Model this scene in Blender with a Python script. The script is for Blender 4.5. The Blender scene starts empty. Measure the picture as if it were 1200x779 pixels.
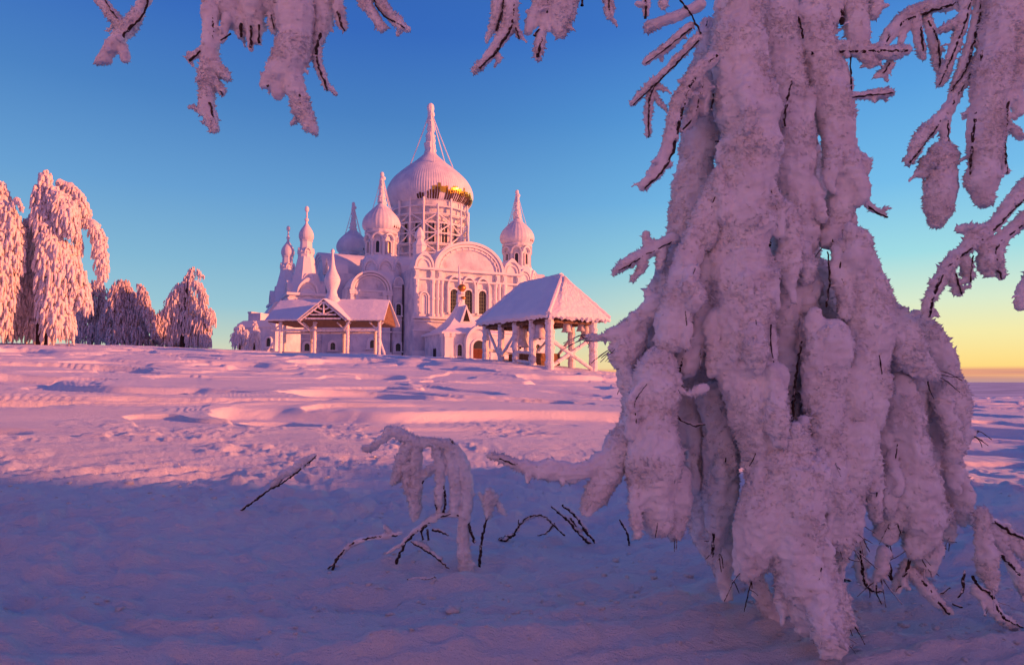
import bpy, bmesh, math, random
import numpy as np
from mathutils import Vector

scene = bpy.context.scene
COL = scene.collection
R = math.radians

# ------------------------------------------------------------------ camera
EYE = Vector((0.0, 0.0, 1.5))
FPX = 800.0                      # focal length in pixels of the 1200 px wide photograph
PITCH = math.atan((445.0 - 389.5) / FPX)
cam_d = bpy.data.cameras.new('camera')
cam = bpy.data.objects.new('camera', cam_d)
COL.objects.link(cam)
cam.location = EYE
cam.rotation_euler = (R(90) + PITCH, 0, 0)
cam_d.sensor_width = 36.0
cam_d.lens = 24.0
cam_d.clip_start = 0.05
cam_d.clip_end = 90000.0
scene.camera = cam

# ------------------------------------------------------------------ light
SUN_EL = R(8.5)
SUN_H = Vector((0.98, -0.20, 0.0)).normalized()
SUN_DIR = Vector((SUN_H.x * math.cos(SUN_EL), SUN_H.y * math.cos(SUN_EL), math.sin(SUN_EL)))
sun_d = bpy.data.lights.new('sun', 'SUN')
sun_d.energy = 5.0
sun_d.angle = R(0.6)
sun_d.color = (1.0, 0.275, 0.10)
sun = bpy.data.objects.new('sun', sun_d)
COL.objects.link(sun)
sun.location = (30, -20, 30)
sun.rotation_euler = SUN_DIR.to_track_quat('Z', 'Y').to_euler()


def lin(r, g, b):
    def f(c):
        c /= 255.0
        return c / 12.92 if c <= 0.04045 else ((c + 0.055) / 1.055) ** 2.4
    return (f(r), f(g), f(b), 1.0)


class NT:
    """small helper round a node tree"""
    def __init__(self, tree):
        self.t = tree
        self.n = tree.nodes
        self.l = tree.links

    def new(self, kind, **kw):
        nd = self.n.new(kind)
        for k, v in kw.items():
            setattr(nd, k, v)
        return nd

    def link(self, a, b):
        self.l.new(a, b)

    def math(self, op, a, b=None, c=None, clamp=False):
        nd = self.new('ShaderNodeMath', operation=op, use_clamp=clamp)
        for i, v in enumerate((a, b, c)):
            if v is None:
                continue
            if isinstance(v, (int, float)):
                nd.inputs[i].default_value = v
            else:
                self.link(v, nd.inputs[i])
        return nd.outputs[0]

    def remap(self, v, a, b, c=0.0, d=1.0, smooth=True):
        nd = self.new('ShaderNodeMapRange')
        nd.interpolation_type = 'SMOOTHSTEP' if smooth else 'LINEAR'
        nd.inputs[1].default_value = a
        nd.inputs[2].default_value = b
        nd.inputs[3].default_value = c
        nd.inputs[4].default_value = d
        self.link(v, nd.inputs[0])
        return nd.outputs[0]

    def ramp(self, v, stops):
        nd = self.new('ShaderNodeValToRGB')
        el = nd.color_ramp.elements
        while len(el) < len(stops):
            el.new(0.5)
        for e, (p, c) in zip(el, stops):
            e.position = p
            e.color = c
        self.link(v, nd.inputs[0])
        return nd.outputs[0]

    def mix(self, f, a, b, blend='MIX'):
        nd = self.new('ShaderNodeMix', data_type='RGBA', blend_type=blend)
        nd.clamp_factor = True
        for sock, v in ((nd.inputs[0], f), (nd.inputs[6], a), (nd.inputs[7], b)):
            if isinstance(v, (int, float)):
                sock.default_value = v
            elif isinstance(v, tuple):
                sock.default_value = v
            else:
                self.link(v, sock)
        return nd.outputs[2]


world = bpy.data.worlds.new('World')
scene.world = world
world.use_nodes = True
w = NT(world.node_tree)
w.n.clear()
tc = w.new('ShaderNodeTexCoord')
sep = w.new('ShaderNodeSeparateXYZ')
w.link(tc.outputs['Generated'], sep.inputs[0])
X, Y, Z = sep.outputs
sdot = w.math('ADD', w.math('MULTIPLY', X, SUN_H.x), w.math('MULTIPLY', Y, SUN_H.y))
zc = w.math('MAXIMUM', Z, 0.0)
# winter dusk sky seen away from the sun, across it, and towards it (radiance by height above the horizon)
away = w.ramp(zc, [(0.0, lin(228, 200, 165)), (0.03, lin(208, 202, 172)), (0.06, lin(176, 195, 184)), (0.10, lin(140, 184, 200)),
                   (0.16, lin(118, 170, 200)), (0.25, lin(92, 148, 198)), (0.36, lin(64, 120, 184)),
                   (0.46, lin(44, 96, 178)), (0.70, lin(34, 76, 155)), (1.0, lin(34, 72, 150))])
across = w.ramp(zc, [(0.0, lin(244, 196, 105)), (0.03, lin(240, 212, 134)), (0.06, lin(232, 222, 160)), (0.10, lin(206, 222, 194)),
                     (0.16, lin(150, 208, 216)), (0.25, lin(108, 178, 222)), (0.36, lin(80, 150, 212)),
                     (0.46, lin(58, 118, 196)), (0.70, lin(36, 80, 160)), (1.0, lin(34, 72, 150))])
# rose afterglow round the sun, behind the photographer's right shoulder
GLOW = 1.0
toward = w.ramp(zc, [(0.0, (1.0 * GLOW, 0.27 * GLOW, 0.26 * GLOW, 1)), (0.18, (0.75 * GLOW, 0.19 * GLOW, 0.30 * GLOW, 1)),
                     (0.40, (0.44 * GLOW, 0.15 * GLOW, 0.33 * GLOW, 1)), (0.68, (0.22 * GLOW, 0.125 * GLOW, 0.35 * GLOW, 1)), (1.0, lin(36, 72, 150))])
GA = R(125)                                   # azimuth of the middle of the glow, from straight ahead towards the right
back = w.math('ADD', w.math('MULTIPLY', X, math.sin(GA)), w.math('MULTIPLY', Y, math.cos(GA)))
c1 = w.mix(w.remap(sdot, -0.40, 0.30), away, across)
anti = w.ramp(zc, [(0.0, lin(96, 98, 150)), (0.10, lin(104, 92, 150)), (0.22, lin(92, 98, 165)), (0.45, lin(50, 88, 165)), (1.0, lin(34, 72, 150))])
dusk = w.math('ADD', w.math('MULTIPLY', X, -0.64), w.math('MULTIPLY', Y, -0.77))
c1 = w.mix(w.remap(dusk, 0.0, 0.6), c1, anti)
c2 = w.mix(w.remap(back, 0.20, 0.95), c1, toward)
# low streaks of cloud on the horizon
mp = w.new('ShaderNodeMapping')
mp.inputs['Scale'].default_value = (3.0, 3.0, 170.0)
w.link(tc.outputs['Generated'], mp.inputs[0])
nz = w.new('ShaderNodeTexNoise')
nz.inputs['Scale'].default_value = 1.6
nz.inputs['Detail'].default_value = 3.0
w.link(mp.outputs[0], nz.inputs[0])
band_col = w.ramp(nz.outputs[0], [(0.30, lin(192, 126, 124)), (0.5, lin(216, 142, 120)), (0.7, lin(240, 178, 120))])
edge = w.math('ADD', 0.0165, w.math('MULTIPLY', w.math('SUBTRACT', nz.outputs[0], 0.5), 0.006))
band_col = w.mix(w.remap(Z, 0.008, -0.002), band_col, lin(176, 132, 142))
bf = w.math('DIVIDE', w.math('SUBTRACT', edge, Z), 0.004, clamp=True)
c3 = w.mix(w.math('MULTIPLY', bf, 0.9), c2, band_col)
c4 = w.mix(w.remap(Z, -0.001, -0.010), c3, lin(150, 140, 165))
# share of a physical sky with the same sun
sky = w.new('ShaderNodeTexSky')
sky.sky_type = 'NISHITA'
sky.sun_disc = False
sky.sun_elevation = SUN_EL
sky.sun_rotation = math.atan2(SUN_DIR.x, SUN_DIR.y)
sky.altitude = 450
skys = w.new('ShaderNodeVectorMath', operation='SCALE')
w.link(sky.outputs[0], skys.inputs[0])
skys.inputs['Scale'].default_value = 0.10
c5 = w.mix(0.10, c4, skys.outputs[0])
bg = w.new('ShaderNodeBackground')
w.link(c5, bg.inputs[0])
bg.inputs[1].default_value = 1.0 / 2 ** 0.22
out = w.new('ShaderNodeOutputWorld')
w.link(bg.outputs[0], out.inputs[0])

scene.view_settings.view_transform = 'Standard'
scene.view_settings.look = 'None'
scene.view_settings.gamma = 1.0
scene.view_settings.use_curve_mapping = False
scene.view_settings.exposure = 0.48
scene.cycles.max_bounces = 6
scene.cycles.diffuse_bounces = 4
scene.cycles.use_denoising = True

# ------------------------------------------------------------------ geometry helpers
CP, SP = math.cos(PITCH), math.sin(PITCH)


def pt(px, py, depth):
    """the point seen at a pixel of the photograph, at the given distance ahead (world y)"""
    u = (px - 600.0) / FPX
    v = -(py - 389.5) / FPX
    yc = CP - SP * v
    zc_ = SP + CP * v
    k = depth / yc
    return Vector((u * k, depth, EYE.z + zc_ * k))


def _hash(ix, iy, iz, seed):
    h = (ix.astype(np.int64) * 374761393 + iy.astype(np.int64) * 668265263 + iz.astype(np.int64) * 2147483647 + seed * 974634571) & 0xFFFFFFFF
    h = ((h ^ (h >> 13)) * 1274126177) & 0xFFFFFFFF
    h = h ^ (h >> 16)
    return (h & 0xFFFFFF).astype(np.float64) / 0xFFFFFF


def vnoise(p, seed=0):
    """smooth value noise in [-1, 1]; p is (n,2) or (n,3)"""
    p = np.asarray(p, dtype=np.float64)
    if p.shape[1] == 2:
        p = np.column_stack((p, np.zeros(len(p))))
        two = True
    else:
        two = False
    i = np.floor(p)
    f = p - i
    f = f * f * f * (f * (f * 6 - 15) + 10)
    ix, iy, iz = i[:, 0], i[:, 1], i[:, 2]
    fx, fy, fz = f[:, 0], f[:, 1], f[:, 2]

    def layer(dz):
        a = _hash(ix, iy, iz + dz, seed)
        b = _hash(ix + 1, iy, iz + dz, seed)
        c = _hash(ix, iy + 1, iz + dz, seed)
        d = _hash(ix + 1, iy + 1, iz + dz, seed)
        e = a + (b - a) * fx
        g = c + (d - c) * fx
        return e + (g - e) * fy
    r = layer(0)
    if not two:
        r1 = layer(1)
        r = r + (r1 - r) * fz
    return r * 2 - 1


def fbm(p, octaves=4, seed=0, gain=0.5):
    p = np.asarray(p, dtype=np.float64)
    s = np.zeros(len(p))
    amp = 1.0
    for k in range(octaves):
        s += amp * vnoise(p * (2.03 ** k) + 17.3 * k, seed + k)
        amp *= gain
    return s


def sstep(a, b, x):
    t = np.clip((x - a) / (b - a), 0, 1)
    return t * t * (3 - 2 * t)


def new_mesh(name, verts, faces, mat, smooth=False):
    """numpy verts (n,3) and a list of face index arrays [(m,3) and/or (m,4)] -> mesh"""
    me = bpy.data.meshes.new(name)
    verts = np.asarray(verts, dtype=np.float32)
    me.vertices.add(len(verts))
    me.vertices.foreach_set('co', verts.ravel())
    loops, starts, totals = [], [], []
    off = 0
    for f in faces:
        f = np.asarray(f, dtype=np.int32)
        if len(f) == 0:
            continue
        k = f.shape[1]
        loops.append(f.ravel())
        starts.append(off + np.arange(len(f), dtype=np.int32) * k)
        totals.append(np.full(len(f), k, dtype=np.int32))
        off += f.size
    me.loops.add(off)
    me.loops.foreach_set('vertex_index', np.concatenate(loops))
    st = np.concatenate(starts)
    me.polygons.add(len(st))
    me.polygons.foreach_set('loop_start', st)
    me.polygons.foreach_set('loop_total', np.concatenate(totals))
    me.update(calc_edges=True)
    me.validate()
    if smooth:
        me.polygons.foreach_set('use_smooth', np.ones(len(me.polygons), dtype=bool))
    me.materials.append(mat)
    return me


def link(name, me, parent=None, loc=None):
    o = bpy.data.objects.new(name, me)
    COL.objects.link(o)
    if parent is not None:
        o.parent = parent
    if loc is not None:
        o.location = loc
    return o


def tag(o, label=None, cat=None, group=None, kind=None):
    if label:
        o['label'] = label
    if cat:
        o['category'] = cat
    if group:
        o['group'] = group
    if kind:
        o['kind'] = kind
    return o


def thing(name, label, cat, loc=(0, 0, 0), rotz=0.0, group=None):
    o = bpy.data.objects.new(name, None)
    COL.objects.link(o)
    o.location = loc
    o.rotation_euler = (0, 0, rotz)
    o.empty_display_size = 0.3
    return tag(o, label, cat, group)


class MB:
    """collects closed shapes; everything goes through a frame (s along, d outward, z up)"""
    def __init__(self, frame=None):
        self.v = []
        self.f = []
        self.fr = frame

    def P(self, s, d, z):
        if self.fr is None:
            return (s, d, z)
        ox, oy, tx, ty, nx, ny = self.fr
        return (ox + s * tx + d * nx, oy + s * ty + d * ny, z)

    def add(self, pts, faces):
        b = len(self.v)
        self.v.extend(self.P(*p) for p in pts)
        self.f.extend(tuple(b + i for i in f) for f in faces)
        return self

    def box(self, s0, s1, d0, d1, z0, z1):
        p = [(s0, d0, z0), (s1, d0, z0), (s1, d1, z0), (s0, d1, z0), (s0, d0, z1), (s1, d0, z1), (s1, d1, z1), (s0, d1, z1)]
        return self.add(p, [(0, 3, 2, 1), (4, 5, 6, 7), (0, 1, 5, 4), (1, 2, 6, 5), (2, 3, 7, 6), (3, 0, 4, 7)])

    def prism(self, poly, d0, d1):
        """poly of (s, z) points, extruded from d0 to d1"""
        n = len(poly)
        p = [(s, d0, z) for s, z in poly] + [(s, d1, z) for s, z in poly]
        fs = [tuple(range(n)), tuple(range(2 * n - 1, n - 1, -1))]
        fs += [(i, n + i, n + (i + 1) % n, (i + 1) % n) for i in range(n)]
        return self.add(p, fs)

    def arch_ring(self, c, z0, rx, rz, t, d0, d1, n=20, leg=0.0, ogee=0.0):
        """an arch band of width t over the springing z0, with legs going down"""
        outer, inner = [], []
        for i in range(n + 1):
            a = math.pi * i / n
            k = 1 + ogee * max(0, math.sin(a)) ** 14
            outer.append((c - rx * math.cos(a), z0 + rz * math.sin(a) * k))
            inner.append((c - (rx - t) * math.cos(a), z0 + (rz - t) * math.sin(a)))
        if leg > 0:
            outer = [(c - rx, z0 - leg)] + outer + [(c + rx, z0 - leg)]
            inner = [(c - rx + t, z0 - leg)] + inner + [(c + rx - t, z0 - leg)]
        m = len(outer)
        p = [(s, d1, z) for s, z in outer] + [(s, d1, z) for s, z in inner] + [(s, d0, z) for s, z in outer] + [(s, d0, z) for s, z in inner]
        fs = []
        for i in range(m - 1):
            fs.append((i, i + 1, m + i + 1, m + i))
            fs.append((2 * m + i, 3 * m + i, 3 * m + i + 1, 2 * m + i + 1))
            fs.append((i, 2 * m + i, 2 * m + i + 1, i + 1))
            fs.append((m + i, m + i + 1, 3 * m + i + 1, 3 * m + i))
        fs.append((0, m, 3 * m, 2 * m))
        fs.append((m - 1, 3 * m - 1, 4 * m - 1, 2 * m - 1))
        return self.add(p, fs)

    def arch_fill(self, c, z0, rx, rz, zb, d0, d1, n=18, ogee=0.0):
        poly = [(c - rx, zb)]
        for i in range(n + 1):
            a = math.pi * i / n
            k = 1 + ogee * max(0, math.sin(a)) ** 14
            poly.append((c - rx * math.cos(a), z0 + rz * math.sin(a) * k))
        poly.append((c + rx, zb))
        if abs(zb - z0) < 1e-6:
            poly = poly[1:-1]
        return self.prism(poly, d0, d1)

    def lathe(self, cx, cy, prof, n=24, a0=0.0, a1=2 * math.pi, rib=None, cap=True):
        full = abs(a1 - a0 - 2 * math.pi) < 1e-6
        m = n if full else n + 1
        pts = []
        for r, z in prof:
            for i in range(m):
                a = a0 + (a1 - a0) * i / n
                rr = r * (1 + (rib(a, z) if rib else 0))
                pts.append((cx + rr * math.cos(a), cy + rr * math.sin(a), z))
        fs = []
        for j in range(len(prof) - 1):
            for i in range(n):
                i2 = (i + 1) % m
                fs.append((j * m + i, j * m + i2, (j + 1) * m + i2, (j + 1) * m + i))
        if cap and full:
            fs.append(tuple(range(m - 1, -1, -1)))
            fs.append(tuple((len(prof) - 1) * m + i for i in range(m)))
        return self.add(pts, fs)

    def tube(self, pts, radii, n=8, cap=True):
        v, f = tube_np(pts, radii, n)
        b = len(self.v)
        self.v.extend(self.P(*p) for p in v.tolist())
        self.f.extend(tuple(b + i for i in q) for q in f.tolist())
        if cap:
            k = len(pts)
            self.f.append(tuple(b + i for i in range(n - 1, -1, -1)))
            self.f.append(tuple(b + (k - 1) * n + i for i in range(n)))
        return self

    def sphere(self, c, r, n=10, squash=1.0):
        prof = [(max(1e-3, r * math.sin(math.pi * i / n)), c[2] - r * squash * math.cos(math.pi * i / n)) for i in range(n + 1)]
        return self.lathe(c[0], c[1], prof, n=max(8, n))

    def build(self, name, mat, parent=None, smooth=False, origin=None, fix=True):
        me = bpy.data.meshes.new(name)
        vs = self.v
        if origin is not None:
            vs = [(x - origin[0], y - origin[1], z - origin[2]) for x, y, z in vs]
        me.from_pydata(vs, [], self.f)
        if fix:
            bm = bmesh.new()
            bm.from_mesh(me)
            bmesh.ops.recalc_face_normals(bm, faces=bm.faces)
            bm.to_mesh(me)
            bm.free()
        if smooth:
            me.polygons.foreach_set('use_smooth', np.ones(len(me.polygons), dtype=bool))
            me.set_sharp_from_angle(angle=R(40))
        me.materials.append(mat)
        return link(name, me, parent)


def resample(pts, radii, step):
    """a smooth Catmull-Rom line through pts with radii, cut in pieces of about step"""
    P = np.array([tuple(p) for p in pts], dtype=float)
    rr = np.array(radii, dtype=float)
    if len(P) == 1:
        return P, rr
    Q = np.vstack((2 * P[0] - P[1], P, 2 * P[-1] - P[-2]))
    q = np.concatenate(([rr[0]], rr, [rr[-1]]))
    oP, oR = [], []
    for i in range(1, len(Q) - 2):
        L = np.linalg.norm(Q[i + 1] - Q[i])
        m = max(2, int(math.ceil(L / step)))
        for j in range(m):
            t = j / m
            oP.append(0.5 * ((2 * Q[i]) + (-Q[i - 1] + Q[i + 1]) * t + (2 * Q[i - 1] - 5 * Q[i] + 4 * Q[i + 1] - Q[i + 2]) * t * t
                             + (-Q[i - 1] + 3 * Q[i] - 3 * Q[i + 1] + Q[i + 2]) * t ** 3))
            oR.append(q[i] + (q[i + 1] - q[i]) * t)
    oP.append(Q[-2])
    oR.append(q[-2])
    return np.array(oP), np.array(oR)


def tube_np(pts, radii, n=8):
    P = np.array([tuple(p) for p in pts], dtype=float)
    rr = np.array(radii, dtype=float)
    k = len(P)
    T = np.zeros_like(P)
    T[1:-1] = P[2:] - P[:-2]
    T[0] = P[1] - P[0]
    T[-1] = P[-1] - P[-2]
    T /= np.maximum(np.linalg.norm(T, axis=1, keepdims=True), 1e-9)
    up = np.array([0.0, 0.0, 1.0]) if abs(T[0][2]) < 0.9 else np.array([1.0, 0.0, 0.0])
    N = np.cross(T[0], up)
    N /= np.linalg.norm(N)
    out_ = np.zeros((k, n, 3))
    ang = np.arange(n) * 2 * math.pi / n
    for i in range(k):
        N = N - T[i] * np.dot(N, T[i])
        N /= max(np.linalg.norm(N), 1e-9)
        B = np.cross(T[i], N)
        out_[i] = P[i] + rr[i] * (np.outer(np.cos(ang), N) + np.outer(np.sin(ang), B))
    idx = np.arange(k * n).reshape(k, n)
    a = idx[:-1]
    b = idx[1:]
    f = np.stack((a, np.roll(a, -1, 1), np.roll(b, -1, 1), b), axis=-1).reshape(-1, 4)
    return out_.reshape(-1, 3), f


# ------------------------------------------------------------------ materials
def principled(name, rough=0.8, spec=0.3):
    m = bpy.data.materials.new(name)
    m.use_nodes = True
    t = NT(m.node_tree)
    p = t.n['Principled BSDF']
    p.inputs['Roughness'].default_value = rough
    p.inputs['Specular IOR Level'].default_value = spec
    return m, t, p


def obj_coord(t, scale=1.0):
    c = t.new('ShaderNodeTexCoord')
    return c.outputs['Object']


def noise(t, vec, scale, detail=4.0, rough=0.55):
    n = t.new('ShaderNodeTexNoise')
    n.inputs['Scale'].default_value = scale
    n.inputs['Detail'].default_value = detail
    n.inputs['Roughness'].default_value = rough
    if vec is not None:
        t.link(vec, n.inputs['Vector'])
    return n.outputs[0]


def bump(t, p, h, strength, dist):
    b = t.new('ShaderNodeBump')
    b.inputs['Strength'].default_value = strength
    b.inputs['Distance'].default_value = dist
    t.link(h, b.inputs['Height'])
    t.link(b.outputs[0], p.inputs['Normal'])
    return b


def simple_mat(name, c0, c1, scale, rough=0.8, spec=0.25, bstr=0.0, bdist=0.02, bscale=None, lo=0.35, hi=0.65, metal=0.0):
    m, t, p = principled(name, rough, spec)
    v = obj_coord(t)
    f = noise(t, v, scale)
    t.link(t.ramp(f, [(lo, (*c0, 1)), (hi, (*c1, 1))]), p.inputs['Base Color'])
    p.inputs['Metallic'].default_value = metal
    if bstr > 0:
        bump(t, p, noise(t, v, bscale or scale * 3, 5.0, 0.6), bstr, bdist)
    return m


M = {}
M['frost_wall'] = simple_mat('frosted plaster', (0.50, 0.55, 0.64), (0.80, 0.80, 0.82), 0.55, 0.85, 0.15, 0.5, 0.06, 2.2)
def wall_mat():
    m, t, p = principled('frosted plaster', 0.85, 0.15)
    v = obj_coord(t)
    base = t.ramp(noise(t, v, 0.55), [(0.35, (0.50, 0.55, 0.64, 1)), (0.62, (0.80, 0.80, 0.82, 1))])
    mp_ = t.new('ShaderNodeMapping')
    mp_.inputs['Scale'].default_value = (1.3, 1.3, 0.35)
    t.link(v, mp_.inputs[0])
    streak = t.remap(noise(t, mp_.outputs[0], 1.1, 5.0, 0.65), 0.56, 0.72)
    t.link(t.mix(t.math('MULTIPLY', streak, 0.6), base, (0.46, 0.40, 0.40, 1)), p.inputs['Base Color'])
    bump(t, p, noise(t, v, 2.2, 5.0, 0.6), 0.5, 0.06)
    return m


M['frost_wall'] = wall_mat()
M['frost_trim'] = simple_mat('frosted stucco trim', (0.76, 0.76, 0.78), (0.85, 0.84, 0.84), 0.8, 0.85, 0.15, 0.5, 0.05, 3.0)
M['snow_roof'] = simple_mat('roof snow', (0.80, 0.81, 0.84), (0.87, 0.87, 0.88), 0.6, 0.8, 0.2, 0.4, 0.08, 2.5)
M['dome_snow'] = simple_mat('rime on gilded dome', (0.62, 0.64, 0.72), (0.82, 0.82, 0.84), 0.6, 0.75, 0.25, 0.45, 0.06, 3.0)
M['gold'] = simple_mat('gilded sheet', (0.75, 0.48, 0.06), (0.90, 0.62, 0.10), 3.0, 0.25, 0.5, 0.2, 0.02, 8.0, metal=1.0)
M['copper'] = simple_mat('copper ball', (0.50, 0.20, 0.06), (0.62, 0.28, 0.08), 5.0, 0.35, 0.5, metal=0.8)
M['bare_gap'] = simple_mat('dark bare sheet metal', (0.05, 0.025, 0.012), (0.10, 0.045, 0.02), 3.0, 0.7, 0.2)
M['glass'] = simple_mat('dark window glass', (0.015, 0.022, 0.025), (0.04, 0.05, 0.045), 2.0, 0.12, 0.6)
M['opening_shade'] = simple_mat('dark opening', (0.012, 0.011, 0.013), (0.025, 0.02, 0.02), 2.0, 0.6, 0.2)  # near-black plates: the shade inside open arches and dormer, put in as colour
M['mullion'] = simple_mat('green window bar', (0.10, 0.14, 0.09), (0.16, 0.19, 0.13), 4.0, 0.6, 0.3)
M['door_wood'] = simple_mat('dark red door', (0.10, 0.022, 0.012), (0.16, 0.04, 0.02), 6.0, 0.6, 0.3)
M['frost_wood'] = simple_mat('hoar frosted timber', (0.50, 0.40, 0.36), (0.84, 0.82, 0.83), 3.2, 0.85, 0.15, 0.7, 0.05, 9.0, lo=0.28, hi=0.46)
M['bare_wood'] = simple_mat('bare timber', (0.13, 0.075, 0.045), (0.26, 0.16, 0.10), 4.0, 0.8, 0.2, 0.4, 0.02, 14.0)
M['bronze'] = simple_mat('frosted bronze', (0.55, 0.50, 0.50), (0.75, 0.72, 0.74), 3.0, 0.6, 0.3, 0.3, 0.02, 12.0)
M['dark_metal'] = simple_mat('dark metal', (0.03, 0.03, 0.035), (0.07, 0.06, 0.06), 4.0, 0.6, 0.4)
M['bark'] = simple_mat('dark wet bark', (0.012, 0.008, 0.008), (0.10, 0.065, 0.05), 60.0, 0.85, 0.2, 0.6, 0.004, 160.0)
M['twig'] = simple_mat('dark twig', (0.022, 0.013, 0.011), (0.55, 0.50, 0.51), 30.0, 0.85, 0.2, 0.4, 0.003, 160.0, lo=0.44, hi=0.62)


def rime_mat():
    m, t, p = principled('rime', 0.85, 0.12)
    v = obj_coord(t)
    f = noise(t, v, 7.0, 4.0)
    t.link(t.ramp(f, [(0.32, (0.74, 0.70, 0.73, 1)), (0.62, (0.86, 0.85, 0.87, 1))]), p.inputs['Base Color'])
    p.inputs['Subsurface Weight'].default_value = 0.0
    h1 = noise(t, v, 85.0, 4.0, 0.7)
    bump(t, p, h1, 0.30, 0.010)
    return m


def tree_mat():
    m, t, p = principled('frosted birch twigs', 0.85, 0.12)
    v = obj_coord(t)
    f = noise(t, v, 5.5, 5.0, 0.65)
    t.link(t.ramp(f, [(0.30, (0.50, 0.36, 0.34, 1)), (0.46, (0.80, 0.74, 0.74, 1)), (0.7, (0.87, 0.85, 0.86, 1))]), p.inputs['Base Color'])
    bump(t, p, noise(t, v, 9.0, 4.0, 0.6), 0.6, 0.08)
    return m


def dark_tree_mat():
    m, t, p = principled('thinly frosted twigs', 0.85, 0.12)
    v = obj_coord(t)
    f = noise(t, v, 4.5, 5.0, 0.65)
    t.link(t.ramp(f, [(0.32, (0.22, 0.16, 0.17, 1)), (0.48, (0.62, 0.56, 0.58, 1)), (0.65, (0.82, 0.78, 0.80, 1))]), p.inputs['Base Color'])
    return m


def ground_mat():
    m, t, p = principled('wind packed snow', 0.7, 0.25)
    geo = t.new('ShaderNodeNewGeometry')
    v = geo.outputs['Position']
    f = noise(t, v, 0.35, 4.0)
    t.link(t.ramp(f, [(0.35, (0.78, 0.79, 0.83, 1)), (0.65, (0.87, 0.86, 0.88, 1))]), p.inputs['Base Color'])
    mp_ = t.new('ShaderNodeMapping')
    mp_.inputs['Scale'].default_value = (0.5, 1.3, 1.0)
    mp_.inputs['Rotation'].default_value = (0, 0, R(-14))
    t.link(v, mp_.inputs[0])
    h = noise(t, mp_.outputs[0], 16.0, 6.0, 0.68)
    h2 = noise(t, v, 75.0, 4.0, 0.7)
    hh = t.math('ADD', h, t.math('MULTIPLY', h2, 0.45))
    bump(t, p, hh, 1.0, 0.042)
    return m


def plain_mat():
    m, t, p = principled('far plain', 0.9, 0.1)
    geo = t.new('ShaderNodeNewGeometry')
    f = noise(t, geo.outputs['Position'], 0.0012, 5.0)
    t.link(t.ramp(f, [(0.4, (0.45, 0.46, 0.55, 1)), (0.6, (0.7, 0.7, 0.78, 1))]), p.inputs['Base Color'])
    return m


def twig_mat():
    m, t, p = principled('dark twig frosted above', 0.85, 0.2)
    v = obj_coord(t)
    geo = t.new('ShaderNodeNewGeometry')
    sx = t.new('ShaderNodeSeparateXYZ')
    t.link(geo.outputs['Normal'], sx.inputs[0])
    n = noise(t, v, 38.0, 4.0, 0.6)
    f = t.remap(t.math('ADD', sx.outputs[2], t.math('MULTIPLY', t.math('SUBTRACT', n, 0.5), 2.4)), 0.12, 0.62)
    dark = t.ramp(noise(t, v, 90.0, 3.0), [(0.35, (0.014, 0.009, 0.009, 1)), (0.7, (0.075, 0.045, 0.038, 1))])
    t.link(t.mix(f, dark, (0.72, 0.69, 0.71, 1)), p.inputs['Base Color'])
    bump(t, p, noise(t, v, 160.0, 3.0), 0.4, 0.003)
    return m


M['twig'] = twig_mat()
M['rime'] = rime_mat()
M['tree'] = tree_mat()
M['dark_tree'] = dark_tree_mat()
M['ground'] = ground_mat()
M['plain'] = plain_mat()

# ------------------------------------------------------------------ ground
ctrl = [(0, -4, 0.05), (0, 1, 0.0), (-4, 2, 0.05), (4, 2, 0.0), (0, 4, 0.0), (-5, 6, 0.18), (5, 6, 0.0), (9, 6, -0.02), (-9, 3, 0.25), (-3, 9, 0.22),
        (3, 10, 0.10), (9, 12, -0.02), (-12, 12, 0.65), (-22, 22, 1.45), (-3, 22, 0.75), (8, 24, 0.30), (18, 25, -0.05), (-8, 40, 1.85), (14, 40, 0.45),
        (30, 40, -0.1), (55, 70, -0.25), (38, 75, -0.4), (20, 65, 0.75), (80, 60, -0.3), (60, 110, -3.0), (30, 110, 0.0), (90, 110, -6.0)]
for px_, py_, dd_ in [(645, 431, 50), (716, 437, 53.6), (563, 421, 57.5), (385, 414, 75), (320, 412, 75), (456, 417, 75), (60, 404, 62), (-80, 402, 60),
                      (150, 405, 80), (220, 408, 82), (290, 411, 84), (520, 419, 98), (400, 415.5, 92), (690, 434, 66), (-200, 402, 55)]:
    p_ = pt(px_, py_, dd_)
    ctrl.append((p_.x, p_.y, p_.z))
ctrl += [(-16, 130, 5.0), (-45, 125, 5.0), (10, 130, 4.0), (-80, 110, 5.0), (-16, 170, 4.5), (-100, 60, 5.6), (-60, 20, 4.0), (-60, -30, 3.0), (0, -40, 2.0),
         (40, -40, 2.0), (60, 0, 0.5), (100, 20, -1.0)]
ctrl = np.array(ctrl, dtype=float)


def _tps_k(r2):
    return 0.5 * r2 * np.log(np.maximum(r2, 1e-9))


def _tps_fit(c):
    n = len(c)
    d = c[:, None, :2] - c[None, :, :2]
    K = _tps_k((d ** 2).sum(-1)) + np.eye(n) * 0.4
    P = np.column_stack((np.ones(n), c[:, :2]))
    A = np.zeros((n + 3, n + 3))
    A[:n, :n] = K
    A[:n, n:] = P
    A[n:, :n] = P.T
    return np.linalg.solve(A, np.concatenate((c[:, 2], np.zeros(3))))


TPS = _tps_fit(ctrl)


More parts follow.
